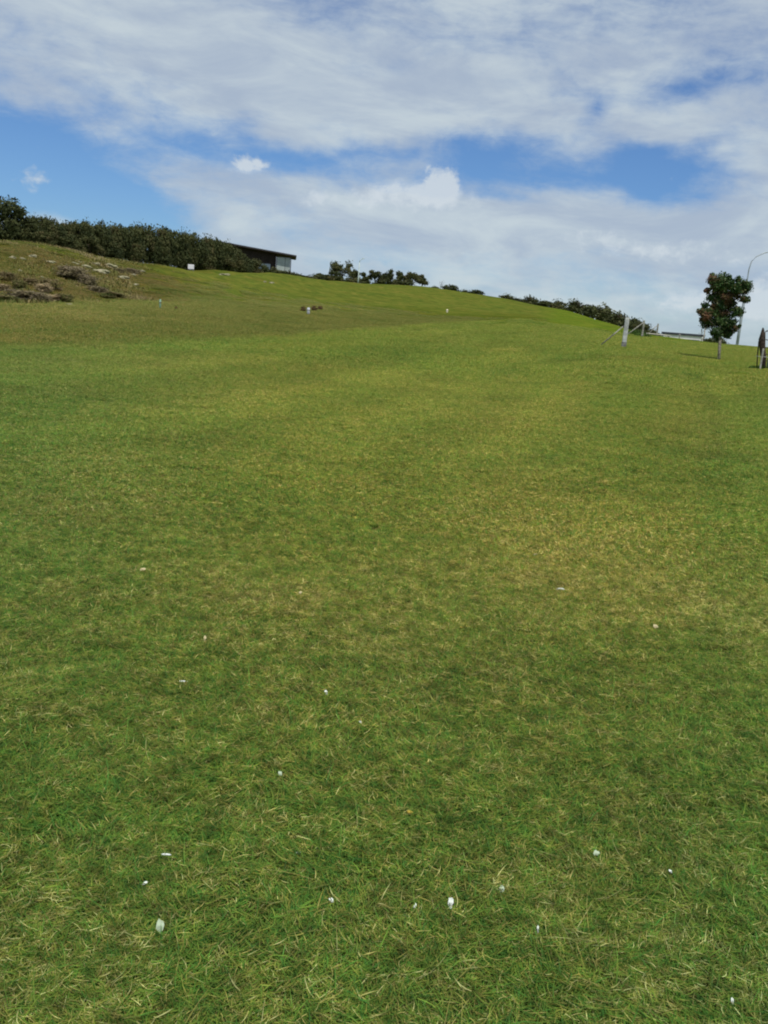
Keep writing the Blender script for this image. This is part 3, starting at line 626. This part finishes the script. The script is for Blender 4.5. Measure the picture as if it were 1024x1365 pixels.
t = thing('street_lamp', b0, 'thin pale street lamp with short bent top among the skyline trees', 'street lamp')
part('pole', tube([(0, 0, -.3), (0, 0, 1.3), (0, 0, 1.35), (0, 0, hh-.5)], [.14, .13, .10, .08], 10), M_pole, t, True)
part('arm', tube([(0, 0, hh-.52), (.04, 0, hh-.3), (.18, 0, hh-.08), (.42, 0, hh+.12), (.62, 0, hh+.2)], [.08, .07, .06, .06, .055], 8), M_pole, t, True)
part('lamp_head', box(.5, .85, -.1, .1, hh+.16, hh+.28, .03), M_pole, t)

# ------------------------------------------------------------------ braced posts on the right
M_white = mat('weathered_white_timber', (.48, .50, .49), .8, .15, 6, .3)
M_timber = mat('grey_timber', (.30, .29, .25), .9, .2, 8, .3)
M_foot = mat('post_foot', (.20, .20, .19), .9, .2, 8, .3)
def braced(px, py, d, hgt, wpost, top_mat, foot, brace_to, label, brace_top=.8, br=.028):
    b0 = onground(px, d, py); rz = -math.atan2(b0.x, b0.y)
    t = thing('braced_post', b0, label, 'post', 'braced timber posts on the right of the field', rz)
    w = wpost/2
    part('post', join(box(-w, w, -w, w, foot, hgt, .02)), top_mat, t)
    part('foot', box(-w-.015, w+.015, -w-.015, w+.015, -.35, foot+.003, .01), M_foot, t)
    part('brace', tube([(brace_to[0], brace_to[1], -.06), (-w*.6, brace_to[1]*.04, hgt*brace_top)], [br, br*.9], 8), M_timber, t, True)
    return t
braced(831.3, 463, 41, 1.30, .19, M_white, .26, (-1.08, -.1), 'pale square braced post nearest the camera, tallest of its row', .76)
braced(856.6, 444, 79, 1.34, .16, M_timber, .12, (-1.35, -1.2), 'second braced post from the white one, grey with a long diagonal brace', .86, .04)
braced(875.4, 447, 97, 1.22, .16, M_timber, .12, (-1.0, -.8), 'third braced post, small and pale, in line beyond the second', .86, .04)
b0 = onground(905.7, 99, 450); t = thing('short_post', b0, 'short thin post in front of the white building roof', 'post'); part('shaft', tube([(0, 0, -.3), (0, 0, .48), (0, 0, .5)], [.06, .055, .03], 8), M_timber, t, True)
M_rail = mat('pale_rail', (.45, .42, .35), .9, .15, 4, .2)
pa, pb = onground(861, 92, 446), onground(893, 97, 450); rlv = pb-pa
t = thing('low_rail', pa, 'low pale rail on the ground right of the second braced post', 'rail')
part('rail_beam', tube([(0, 0, .12), rlv*.5+Vector((0, 0, .14)), rlv+Vector((0, 0, .12))], [.07, .07, .07], 6), M_rail, t)
for f in (.06, .5, .94): q = rlv*f; part('rail_foot', box(q.x-.05, q.x+.05, q.y-.05, q.y+.05, q.z-.2, q.z+.1), M_timber, t)
# long grass round the second post
M_tuss = mat('long_grass', (.075, .14, .025), .7, .25, 2, transl=.2)
def tussock(px, py, w, hgt, n, label, m=None, d=None, seed=1, group=None):
    b0 = onground(px, d, py) if d else gpix(px, py); g = np.random.default_rng(seed)
    bx = g.normal(0, w*.35, n); by = g.normal(0, w*.35, n); an = g.uniform(0, 6.28, n); L = hgt*g.uniform(.5, 1.1, n); le = g.uniform(.1, .7, n)
    V = []
    z = ground(b0.x+bx, b0.y+by)-b0.z
    for s in range(4):
        u = s/3; wv = .03*(1-u)+.002; cx = bx+np.cos(an)*le*L*u*u; cy = by+np.sin(an)*le*L*u*u; cz = z-.02+L*u*(1-.25*u*le)
        V.append(np.stack([cx-np.sin(an)*wv, cy+np.cos(an)*wv, cz], 1)); V.append(np.stack([cx+np.sin(an)*wv, cy-np.cos(an)*wv, cz], 1))
    V = np.stack(V, 1).reshape(-1, 3); q = np.array([[0, 1, 3, 2], [2, 3, 5, 4], [4, 5, 7, 6]])
    me = newmesh('tussock', V, ((np.arange(n)*8)[:, None, None]+q[None]).ravel(), 4, m or M_tuss)
    return tag(obj('tussock', me, None, b0), label, 'grass tussock', group)
tussock(847, 444, 1.2, .55, 380, 'bright green long grass clump between the white post and the second braced post', d=82, seed=2)
tussock(858, 444, .9, .35, 260, 'green long grass clump round the foot of the second braced post', d=80, seed=3)
tussock(1009, 489, .42, .17, 260, 'darker longer grass tuft at the left foot of the dark gate post', d=33, seed=4)

M_roughg = mat('rough_hill_grass', None, .85, attr='tone', transl=.15, nscale=.15, coord='Object', ramp=[(0, (.10, .13, .03)), (.35, (.16, .17, .045)), (.6, (.23, .18, .07)), (.85, (.30, .24, .12)), (1, (.38, .31, .18))])
g = np.random.default_rng(12); nn = 60000
aa = g.uniform(azel(-60, 350)[0], azel(330, 380)[0], nn); tq = g.random(nn)
fi_ = (aa+math.pi)/(2*math.pi)*7200; d2_ = np.interp(fi_, np.arange(7201), D2); d3_ = np.interp(fi_, np.arange(7201), D3)
dq = d2_+(d3_-d2_)*tq; bx, by = dq*np.sin(aa), dq*np.cos(aa)
edge = np.clip((azel(250, 370)[0]-aa)/.06, 0, 1)
ok = fbm(bx, by, 3.5, 71, 4)+g.normal(0, .05, nn) > 1.02-.52*edge
bx, by, nn = bx[ok], by[ok], int(ok.sum()); bz = ground(bx, by)
an = g.uniform(0, 6.28, nn); L = g.uniform(.06, .26, nn)*(.6+fbm(bx, by, 2, 5, 2)); le = g.uniform(.2, 1.3, nn); V = []
for s in range(3):
    u = s/2; wv = .030*(1-u)+.003; cx = bx+np.cos(an)*le*L*u*u; cy = by+np.sin(an)*le*L*u*u; cz = bz-.02+L*u*(1-.25*u*le)
    V.append(np.stack([cx-np.sin(an)*wv, cy+np.cos(an)*wv, cz], 1)); V.append(np.stack([cx+np.sin(an)*wv, cy-np.cos(an)*wv, cz], 1))
q = np.array([[0, 1, 3, 2], [2, 3, 5, 4]]); tn_ = np.repeat((fbm(bx, by, 3.0, 75, 3)*1.3-.2+g.normal(0, .14, nn)).clip(0, 1), 6)
me = newmesh('rough_grass', np.stack(V, 1).reshape(-1, 3), ((np.arange(nn)*6)[:, None, None]+q[None]).ravel(), 4, M_roughg, {'tone': tn_})
tag(obj('rough_grass', me), 'rough brownish grass over the left hillside below the hedge', 'grass', None, 'stuff')

# ------------------------------------------------------------------ gate at the right edge
M_darkwood = mat('dark_stained_wood', (.045, .034, .026), .8, .3, 14, .4)
M_palepost = mat('pale_grey_post', (.36, .36, .31), .85, .15, 10, .3)
M_bluegrey = mat('blue_grey_metal', (.17, .24, .26), .5, .1, 5, 0, .4)
b0 = onground(1016.3, 33, 492); rz = -math.atan2(b0.x, b0.y); kk = 33/F
t = thing('gate_post', b0, 'dark brown rough gate post with pointed top at the right edge', 'post', None, rz)
part('shaft', tube([(.05, 0, -.3), (-.02, 0, .38), (-.12, 0, .75), (-.18, 0, .98), (-.17, 0, 1.18), (-.18, 0, 1.30), (-.19, 0, 1.37)], [.085, .09, .10, .095, .07, .045, .02], 10), M_darkwood, t, True)
part('side_strut', tube([(-.17, 0, -.05), (-.22, 0, .45), (-.25, 0, .92)], [.018, .02, .02], 7), M_darkwood, t, True)
part('wire', tube([(-.27, -.1, .42), (.0, -.105, .42), (.2, -.1, .41)], [.005, .005, .005], 5), M_galv, t)
t = thing('marker_post', onground(1013.6, 32.6, 490), 'slim pale grey post standing against the left of the dark gate post', 'post', None, rz)
part('shaft', box(-.03, .03, -.03, .03, -.3, .70, .008), M_palepost, t)
t = thing('metal_gate', onground(1019.5, 33.1, 492), 'dark metal gate with arched top bar swung edge-on at the right edge', 'gate', None, rz)
sh = lambda q: (q[0]-.15*q[2], q[1], q[2])
fr = [(0, 0, .06), (0, 0, 1.22)]+[(.02+.10*(1-math.cos(a)), .35*(1-math.cos(a)), 1.22+.06*math.sin(a*1.0)) for a in (.5, 1.0, 1.57)]+[(.16, 1.2, 1.18), (.165, 1.25, .06), (0, 0, .06)]
part('gate_frame', tube([sh(q) for q in fr], [.02]*len(fr), 8), M_darkwood, t, True)
for z in (.28, .5, .72, .98): part('gate_bar', tube([sh((0, 0, z)), sh((.165, 1.25, z))], [.014, .014], 6), M_darkwood, t, True)
t = thing('gate_stop', onground(1024, 33.2, 492), 'blue-grey metal post cut off by the right edge beside the gate', 'post', None, rz)
part('shaft', tube([(0, 0, -.3), (0, 0, .70), (0, 0, .72)], [.06, .06, .03], 12), M_bluegrey, t, True)

# ------------------------------------------------------------------ house on the ridge
M_roof = mat('dark_roof_metal', (.055, .05, .055), .5, .15, 3, 0, .3)
M_wall = mat('dark_cladding', (.040, .030, .025), .8, .2, 5, .2)
M_soff = mat('brown_soffit', (.12, .085, .065), .8, .2, 5)
M_glass = mat('window_glass', (.30, .36, .42), .15, .05, 1, 0, .6)
M_glass2 = mat('veranda_glass', (.36, .41, .39), .2, .08, 1, 0, .5)
d = 152; pr = onground(387.4, d, 362); rz = -math.atan2(pr.x, pr.y); k = d/F
t = thing('house', pr, 'low dark house with sloping flat roof and glazed veranda on the ridge', 'house', None, rz)
zr = P(387.4, 341, d).z-pr.z            # roof height at the right-hand post
Lx = -12.5; sl2 = .095                 # roof rises to the left
def zro(x): return zr-sl2*x
def wedge(x0, x1, y0, y1, zb0, zt, zb1=None):
    zb1 = zb0 if zb1 is None else zb1
    V = [(x0, y0, zb0), (x1, y0, zb1), (x1, y1, zb1), (x0, y1, zb0), (x0, y0, zt(x0)), (x1, y0, zt(x1)), (x1, y1, zt(x1)), (x0, y1, zt(x0))]
    return V, [(3, 2, 1, 0), (4, 5, 6, 7), (0, 1, 5, 4), (1, 2, 6, 5), (2, 3, 7, 6), (3, 0, 4, 7)]
part('wall', wedge(Lx, -2.55, .9, 8, -1.2, lambda x: zro(x)-.02), M_wall, t)
part('roof', wedge(Lx-.4, .85, -.5, 8.6, zro(Lx-.4), lambda x: zro(x)+.20, zro(.85)), M_roof, t)
part('soffit', wedge(Lx-.3, .7, -.4, 8.5, zro(Lx-.3)-.06, lambda x: zro(x)-.004, zro(.7)-.06), M_soff, t)
part('floor', box(Lx, .15, -.2, 8, -1.3, .12), M_wall, t)
w = part('window', box(-5.25, -3.35, .84, .895, .75, 2.05), M_glass, t); part('frame', join(box(-5.33, -5.25, .82, .9, .7, 2.1), box(-3.35, -3.27, .82, .9, .7, 2.1), box(-4.34, -4.28, .82, .842, .75, 2.05), box(-5.25, -3.35, .82, .9, 2.05, 2.12)), M_roof, w)
w = part('window', box(-9.5, -7.0, .84, .895, .9, 2.2), M_glass, t); part('frame', join(box(-9.58, -9.5, .82, .9, .85, 2.26), box(-7.0, -6.92, .82, .9, .85, 2.26), box(-8.28, -8.22, .82, .842, .9, 2.2), box(-9.5, -7.0, .82, .9, 2.2, 2.26), box(-9.5, -7.0, .82, .9, .85, .9)), M_roof, w)
part('veranda_screen', box(-2.3, -.12, .3, .34, .15, zr-.35), M_glass2, t)
part('screen_bars', join(box(-2.4, -2.3, .25, .4, .12, zr-.3), box(-1.0, -.93, .27, .36, .12, zr-.35), box(-2.3, -.1, .26, .38, zr-.35, zr-.27)), M_roof, t)
part('post', box(-.09, .03, 0, .12, -.5, zro(.03)-.07), M_roof, t)
part('post', box(-.09, .03, 6.5, 6.62, -.5, zro(.03)-.07), M_roof, t)

# ------------------------------------------------------------------ white building behind the right ridge
M_wwall = mat('white_render_wall', (.80, .78, .75), .8, .05, 1.0)
M_droof = mat('dark_fascia', (.06, .065, .08), .6, .15, 3)
d = 150; k = d/F; pa = P(886, 447, d); pb = P(937, 447.5, d); zb_ = G(pb.x, pb.y)-.3; rz = -math.atan2(pb.x, pb.y)
t = thing('white_building', Vector((pb.x, pb.y, zb_)), 'low white building with flat dark roof edge beyond the right ridge', 'building', None, rz)
zt = P(937, 449, d).z-zb_; wdt = (pb-pa).length
part('wall', box(-wdt, 0, 0, 8, 0, zt), M_wwall, t)
part('roof', box(-wdt-.5, .35, -.12, 8.2, zt+.003, zt+.33), M_droof, t)
part('corner_post', box(-.08, .16, -.12, .12, 0, zt-.003), M_wwall, t)
w = part('window', box(-2.3, -.45, -.05, -.002, zt-1.35, zt-.62), M_glass, t); part('frame', join(box(-2.38, -2.3, -.07, -.001, zt-1.4, zt-.56), box(-.45, -.37, -.07, -.001, zt-1.4, zt-.56), box(-2.3, -.45, -.07, -.001, zt-.62, zt-.56)), M_droof, w)
w = part('window', box(-5.6, -4.4, -.05, -.002, zt-2.6, zt-1.5), M_glass, t)
# bushes and trunk between the building and the young tree
for px, ty, hw, lab in ((934, 442, 5, 'small dark bush poking above the right end of the white building roof'), (945, 449, 8, 'grey-green bush right of the white building, behind the young tree'), (958, 448, 10, 'dark bush behind the young tree trunk'), (968, 452, 7, 'low dark bush just right of the young tree trunk on the skyline')):
    d2 = 118 if px != 934 else 160; b0 = onground(px, d2, 450); ztp = P(px, ty, d2).z
    plant('bush', V_FARB[rr.randrange(4)], b0-Vector((0, 0, .1)), 2.6*hw*d2/F, (ztp-b0.z)/.9, lab, 'bush', 'bushes behind the young tree', rr.uniform(0, 6))
b0 = onground(938.3, 130, 450); t = thing('wooden_pole', b0, 'thin grey-brown pole at the right corner of the white building', 'pole')
part('shaft', tube([(0, 0, -.3), (0, 0, P(938.3, 437, 130).z-b0.z)], [.11, .08], 8), M_timber, t, True)

# ------------------------------------------------------------------ sign and markers on the slope
M_sign = mat('white_sign_paint', (.74, .74, .78), .5, .04, 2)
b0 = onground(254.5, 99, 361); rz = -math.atan2(b0.x, b0.y)+.15
t = thing('small_sign', b0, 'small blank white sign board standing in front of the ridge hedge', 'sign', None, rz)
part('board', box(-.32, .32, -.03, 0, .2, .66, .01), M_sign, t); part('leg', box(-.3, -.25, .003, .05, -.3, .7), M_timber, t); part('leg', box(.25, .3, .003, .05, -.3, .7), M_timber, t)
M_peg = mat('white_marker_plastic', (.46, .49, .53), .6, .08, 2)
def peg(px, py, hgt, r, m, label, cap=True):
    b0 = gpix(px, py); t = thing('marker_peg', b0, label, 'marker post')
    part('shaft', tube([(0, 0, -.2), (0, 0, hgt*.9), (0, 0, hgt)], [r, r, r*.55], 10), m, t, True)
    part('band', tube([(0, 0, hgt*.55), (0, 0, hgt*.68)], [r*1.06, r*1.06], 10), M_foot, t, True); return t
peg(411, 419, .42, .10, M_peg, 'stubby white marker post beside brown scrub on the middle slope')
peg(213.5, 411, .46, .05, mat('pale_green_plastic', (.26, .42, .30), .6, .05, 2), 'thin pale green marker stake on the slope below the small sign')
peg(596, 416.5, .30, .09, mat('cream_plastic', (.72, .66, .48), .6, .05, 2), 'tiny cream marker peg alone on the right part of the slope')

# ------------------------------------------------------------------ scrub clumps and pale rocks on the left hillside
SC = [(12, 372, 12, 8, .35, 'b'), (24, 384, 11, 9, .2, 'b'), (41, 380, 11, 8, .25, 'b'), (30, 399, 26, 11, .7, 'g'), (66, 385, 14, 12, .3, 'b'), (86, 402, 11, 9, .22, 'b'), (58, 388, 9, 9, .75, 'b'), (72, 400, 11, 7, .85, 'b'),
      (5, 401, 17, 7, .02, 'b'), (96, 368, 22, 12, .62, 'g'), (114, 378, 15, 12, .5, 'g'), (128, 388, 13, 7, .55, 'g'), (150, 396, 18, 6, .1, 'b'), (159, 362, 9, 5, .3, 'g'), (175, 363, 11, 6, .5, 'g'), (50, 400, 16, 10, .5, 'g'), (2, 388, 12, 9, .6, 'b')]
SL = ['yellow-brown scrub clump highest at the left edge of the hillside', 'dark brown scrub clump above the green bank, second from the left edge', 'dark round scrub clump in the middle of the left scrub bank', 'wide grey-brown dead scrub at the foot of the left bank',
      'olive-brown scrub rising at the right of the left scrub bank', 'dark brown round scrub at the right end of the left bank foot', 'straw-coloured dead scrub in the middle of the left bank', 'light tan scrub beside the dark round one at the bank foot',
      'dark green low scrub in the bottom left corner of the hillside', 'broad mauve-grey heap of dead scrub above the bank', 'mauve-grey heap, middle of three sloping down the hillside', 'lowest and smallest of the three mauve-grey heaps', 'dark olive low scrub strip right of the grey heaps',
      'small grey-green clump at the right end of the pale rocks', 'brown-grey clump just right of the pale rocks', 'grey scrub between the bank foot and the light tan scrub', 'pale straw scrub cut off by the left edge']
V_B = [[shrub_mesh(400+10*j+i, n=3800, size=.045, lobes=12, m=mt_, tone=tn) for i, tn in enumerate((.05, .3, .55, .8))] for j, mt_ in enumerate((M_scrub, M_grey))]
V_T = stem_mesh(444, .35, .03)
M_red = mat('reddish_scrub', (.17, .115, .055), .85, .2, 3, transl=.25); V_RED = shrub_mesh(490, n=700, size=.10, lobes=12, m=M_red, jit=.6)
for (px, py, hw, hpx, tn, mk), lab in zip(SC, SL):
    b0 = gpix(px, py+1); d = math.hypot(b0.x, b0.y); kx = d/F
    ms_ = V_B[0 if mk == 'b' else 1][min(3, int(tn*4))]
    plant('scrub', (ms_, V_T), b0-Vector((0, 0, .12)), 2.6*hw*kx, 1.25*hpx*kx+.12, lab, 'scrub', 'scrub clumps on the left hillside', rr.uniform(0, 6))
for px, py, hw, hpx, lab in ((404, 414, 5, 6, 'reddish scrub tuft left of the white marker post'), (419, 413, 6, 6, 'reddish scrub tuft right of the white marker post'), (427, 412, 5, 5, 'farther right reddish scrub tuft near the white marker post'), (235, 411, 3, 4, 'tiny dark weed clump right of the pale green stake')):
    b0 = gpix(px, py+1); d = math.hypot(b0.x, b0.y); kx = d/F
    plant('scrub', (V_RED, V_T), b0-Vector((0, 0, .05)), 1.9*hw*kx, 1.3*hpx*kx, lab, 'scrub', 'small scrub tufts on the slope', rr.uniform(0, 6))
M_rock = mat('pale_rock', (.31, .28, .19), .9, .25, 3, .5, color2=(.17, .17, .09))
def rock_mesh(seed):
    import bmesh
    bm = bmesh.new(); bmesh.ops.create_icosphere(bm, subdivisions=3, radius=.5); g = random.Random(seed)
    ph = [g.uniform(0, 6) for _ in range(6)]
    for v in bm.verts:
        c = v.co; s = 1+.22*math.sin(c.x*7+ph[0])*math.cos(c.y*6+ph[1])+.14*math.sin(c.z*11+ph[2]+c.x*8)+.08*math.sin(c.y*19+ph[3])+g.uniform(-.03, .03); v.co = c*s
    me = bpy.data.meshes.new('rock'); bm.to_mesh(me); bm.free(); me.materials.append(M_rock); return me
RM = [rock_mesh(i) for i in range(4)]
RK = [(17, 343, 4.5, 1.8), (30, 344.5, 4.5, 1.6), (44, 341, 5, 1.8), (67, 348.5, 6, 1.5), (98, 351, 6.5, 1.8), (115, 355, 8, 2.4), (127, 351.5, 7, 1.6), (134, 361, 9.5, 3.0), (146, 354, 9, 2.8), (190, 361.5, 4, 1.4), (176, 366, 5, 1.2), (164, 369, 7.5, 2.2), (26.5, 361.5, 2.6, 1.8), (56, 370, 3.2, 1.6), (92, 405.5, 4, 1.6), (181, 379.5, 3.4, 1.8), (157, 358, 4, 1.3), (106, 349, 4, 1.2), (300, 365.5, 7, 1.5), (362, 376.5, 3.2, 1.3), (353, 375.5, 2.2, 1)]
RL = ['leftmost pale rock high on the hillside', 'second pale rock from the left, high on the hillside', 'third pale rock from the left, just below the hedge', 'thin pale rock alone between the left rocks and the large group', 'long pale rock at the left of the large rock group', 'greenish pale rock left of the centre of the large group',
      'thin pale rock at the top of the large group', 'largest pale rock, lowest of the large group', 'bright pale rock at the top right of the large group', 'small pale rock right of the brown-grey clump', 'thin pale slab under the brown-grey clump', 'tan flat rock below the large rock group', 'tiny pale rock above the left scrub bank',
      'small pale rock above the scrub bank, nearer the mauve heap', 'small white rock at the right end of the scrub bank foot', 'small pinkish rock alone low on the slope right of the grey heaps', 'small rock beside the grey-green clump', 'tiny rock above the greenish pale rock', 'bare tan strip of rock at the foot of the hedge right of the sign', 'small pale stone on the turf below the house', 'tiniest stone on the turf below the house']
for i, ((px, py, hw, hh_), lab) in enumerate(zip(RK, RL)):
    b0 = gpix(px, py+hh_*.8); d = math.hypot(b0.x, b0.y); kx = d/F
    o = obj('rock', RM[i % 4], None, b0, rr.uniform(-.4, .4)-math.atan2(b0.x, b0.y)); o.scale = (hw*kx*1.9, hw*kx*1.3, hh_*kx*2.4); tag(o, lab, 'rock', 'pale rocks on the left hillside')

# ------------------------------------------------------------------ litter and flower heads on the near grass
M_paper = mat('white_paper_scrap', (.58, .62, .57), .7, .2, 60)
M_paper2 = mat('greenish_scrap', (.34, .41, .29), .7, .15, 60)
M_straw = mat('dry_leaf', (.42, .36, .20), .8, .15, 40)
M_yel = mat('yellow_petal', (.34, .26, .04), .7, .2, 60)
def scrap(px, py, wpx, hpx, m, name, label, cat, seed, group, ang=0.0, tiltf=.55):
    b0 = gpix(px, py+hpx*.3); d = (b0-Vector((0, 0, EYE))).length; kx = d/F; g = random.Random(seed)
    wv, hv = wpx*kx*.40, hpx*kx*.44; nn = 11; ring = []
    for i in range(nn):
        a = 2*math.pi*i/nn; r = 1+g.uniform(-.28, .22); ring.append((math.cos(a)*wv*r, math.sin(a)*hv*r))
    ca, sa = math.cos(ang), math.sin(ang)
    # tilted towards the viewer so that it lies across the blades
    f_ = ray(px, py); rgt = Vector((1, 0, 0)); tl = tiltf
    upv = Vector((0, math.cos(tl), math.sin(tl)))
    nv = rgt.cross(upv).normalized(); V, Fc = [], []
    th_ = max(.0005, .04*min(wv, hv))
    for s in (1, -1):
        V.append(tuple(nv*(th_*s+g.uniform(.05, .18)*min(wv, hv))))
        for (x, y) in ring: x, y = x*ca-y*sa, x*sa+y*ca; V.append(tuple(rgt*x+upv*y+nv*(th_*s)))
    c2 = nn+1
    for i in range(nn):
        j = (i+1) % nn; Fc.append((0, 1+i, 1+j)); Fc.append((c2, c2+1+j, c2+1+i)); Fc.append((1+i, c2+1+i, c2+1+j, 1+j))
    o = obj(name, pm_(name, (V, Fc), m), None, b0+Vector((0, 0, .029+.5*hv*math.sin(tl)))); return tag(o, label, cat, group)
g1_ = 'white scraps lying in the near grass'
SCR = [(599, 1216, 8, 15, M_paper, 'largest white paper scrap, upright oblong near the bottom centre', 0, .9), (213, 1247, 12, 17, M_paper2, 'pale crumpled greenish scrap at the lower left', .3, .8), (441, 1214, 9, 5, M_paper, 'small slanting white scrap left of the largest one', -.7, .6),
       (552, 1220, 4, 8, M_paper, 'tiny white sliver just left of the largest scrap', -.4, .8), (667, 1197, 9, 9, M_paper2, 'grey-green round scrap right of the largest white scrap', 0, .7), (715, 1252, 3, 9, M_paper, 'thin upright white sliver right of the largest scrap', 0, .9),
       (221, 1152, 15, 3, M_paper, 'thin horizontal white stick at the lower left, above the crumpled scrap', 0, .4), (193, 1190, 8, 3.5, M_paper, 'small slanting white chip above the crumpled scrap', .6, .5), (397, 1150, 9, 4, M_paper, 'small white chip right of the horizontal stick', .3, .5),
       (244, 917, 13, 3.5, M_paper, 'horizontal white strip in the middle left of the lawn', 0, .4), (434, 932, 5, 8, M_paper, 'small white scrap left of centre, upper of two', .4, .7), (480, 973, 8, 4, M_paper, 'small white scrap just below and right of the upper one near centre', -.6, .6),
       (373, 1041, 7, 8, M_paper2, 'pale chip in the grass left of centre', .2, .7), (747, 791, 14, 4, M_paper, 'white strip on the dry patch at the right', .1, .5), (973, 1350, 4, 8, M_paper, 'white sliver in the bottom right corner', 0, .9), (793, 1149, 9, 8, M_paper2, 'pale grey scrap right of centre near the bottom', -.6, .7),
       (892, 1173, 7, 3.5, M_paper, 'small white chip toward the lower right', -.5, .5), (190, 765, 9, 6, M_straw, 'cream chip far up the left of the lawn', .1, .6), (273, 859, 4, 11, M_straw, 'cream curled leaf left of centre', .3, .8), (873, 841, 8, 7, M_straw, 'cream round chip on the right side of the dry patch', 0, .7),
       (713, 744, 7, 4, M_straw, 'small cream chip above the white strip on the dry patch', .6, .5), (401, 796, 6, 5, M_straw, 'small cream chip above the centre left', 0, .6)]
for i, (px, py, w_, h_, m_, lab, an, tl) in enumerate(SCR):
    nm = 'dry_leaf' if m_ is M_straw else 'paper_scrap'; scrap(px, py, w_, h_, m_, nm, lab, 'dry leaf' if nm == 'dry_leaf' else 'scrap', 500+i, g1_, an, tl)
def flower(px, py, spx, label, seed):
    b0 = gpix(px, py); d = (b0-Vector((0, 0, EYE))).length; s = spx*d/F*.36; g = random.Random(seed); vf = []
    for i in range(16):
        a = i*2.4; ca, sa = math.cos(a), math.sin(a); r = s*g.uniform(.75, 1.1)
        V = [(0, 0, .002), (ca*r*.5-sa*r*.2, sa*r*.5+ca*r*.2, .004+s*.25), (ca*r, sa*r, s*.3), (ca*r*.5+sa*r*.2, sa*r*.5-ca*r*.2, .004+s*.25)]; vf.append((V, [(0, 1, 2, 3)]))
    t = thing('flower', b0+Vector((0, 0, .026)), label, 'flower', 'yellow flower heads in the grass'); part('petals', join(*vf), M_yel, t)
    part('stem', tube([(0, 0, -.03), (0, 0, .002)], [.0012, .0012], 6), M_tuss, t)
for i, (px, py, s_, lab) in enumerate([(545, 1095, 13, 'yellow flower head below the middle of the lawn'), (614, 845, 8, 'small yellow flower at the left edge of the dry patch'), (715, 588, 5, 'tiny orange-yellow flower far up the lawn right of centre')]): flower(px, py, s_, lab, i)
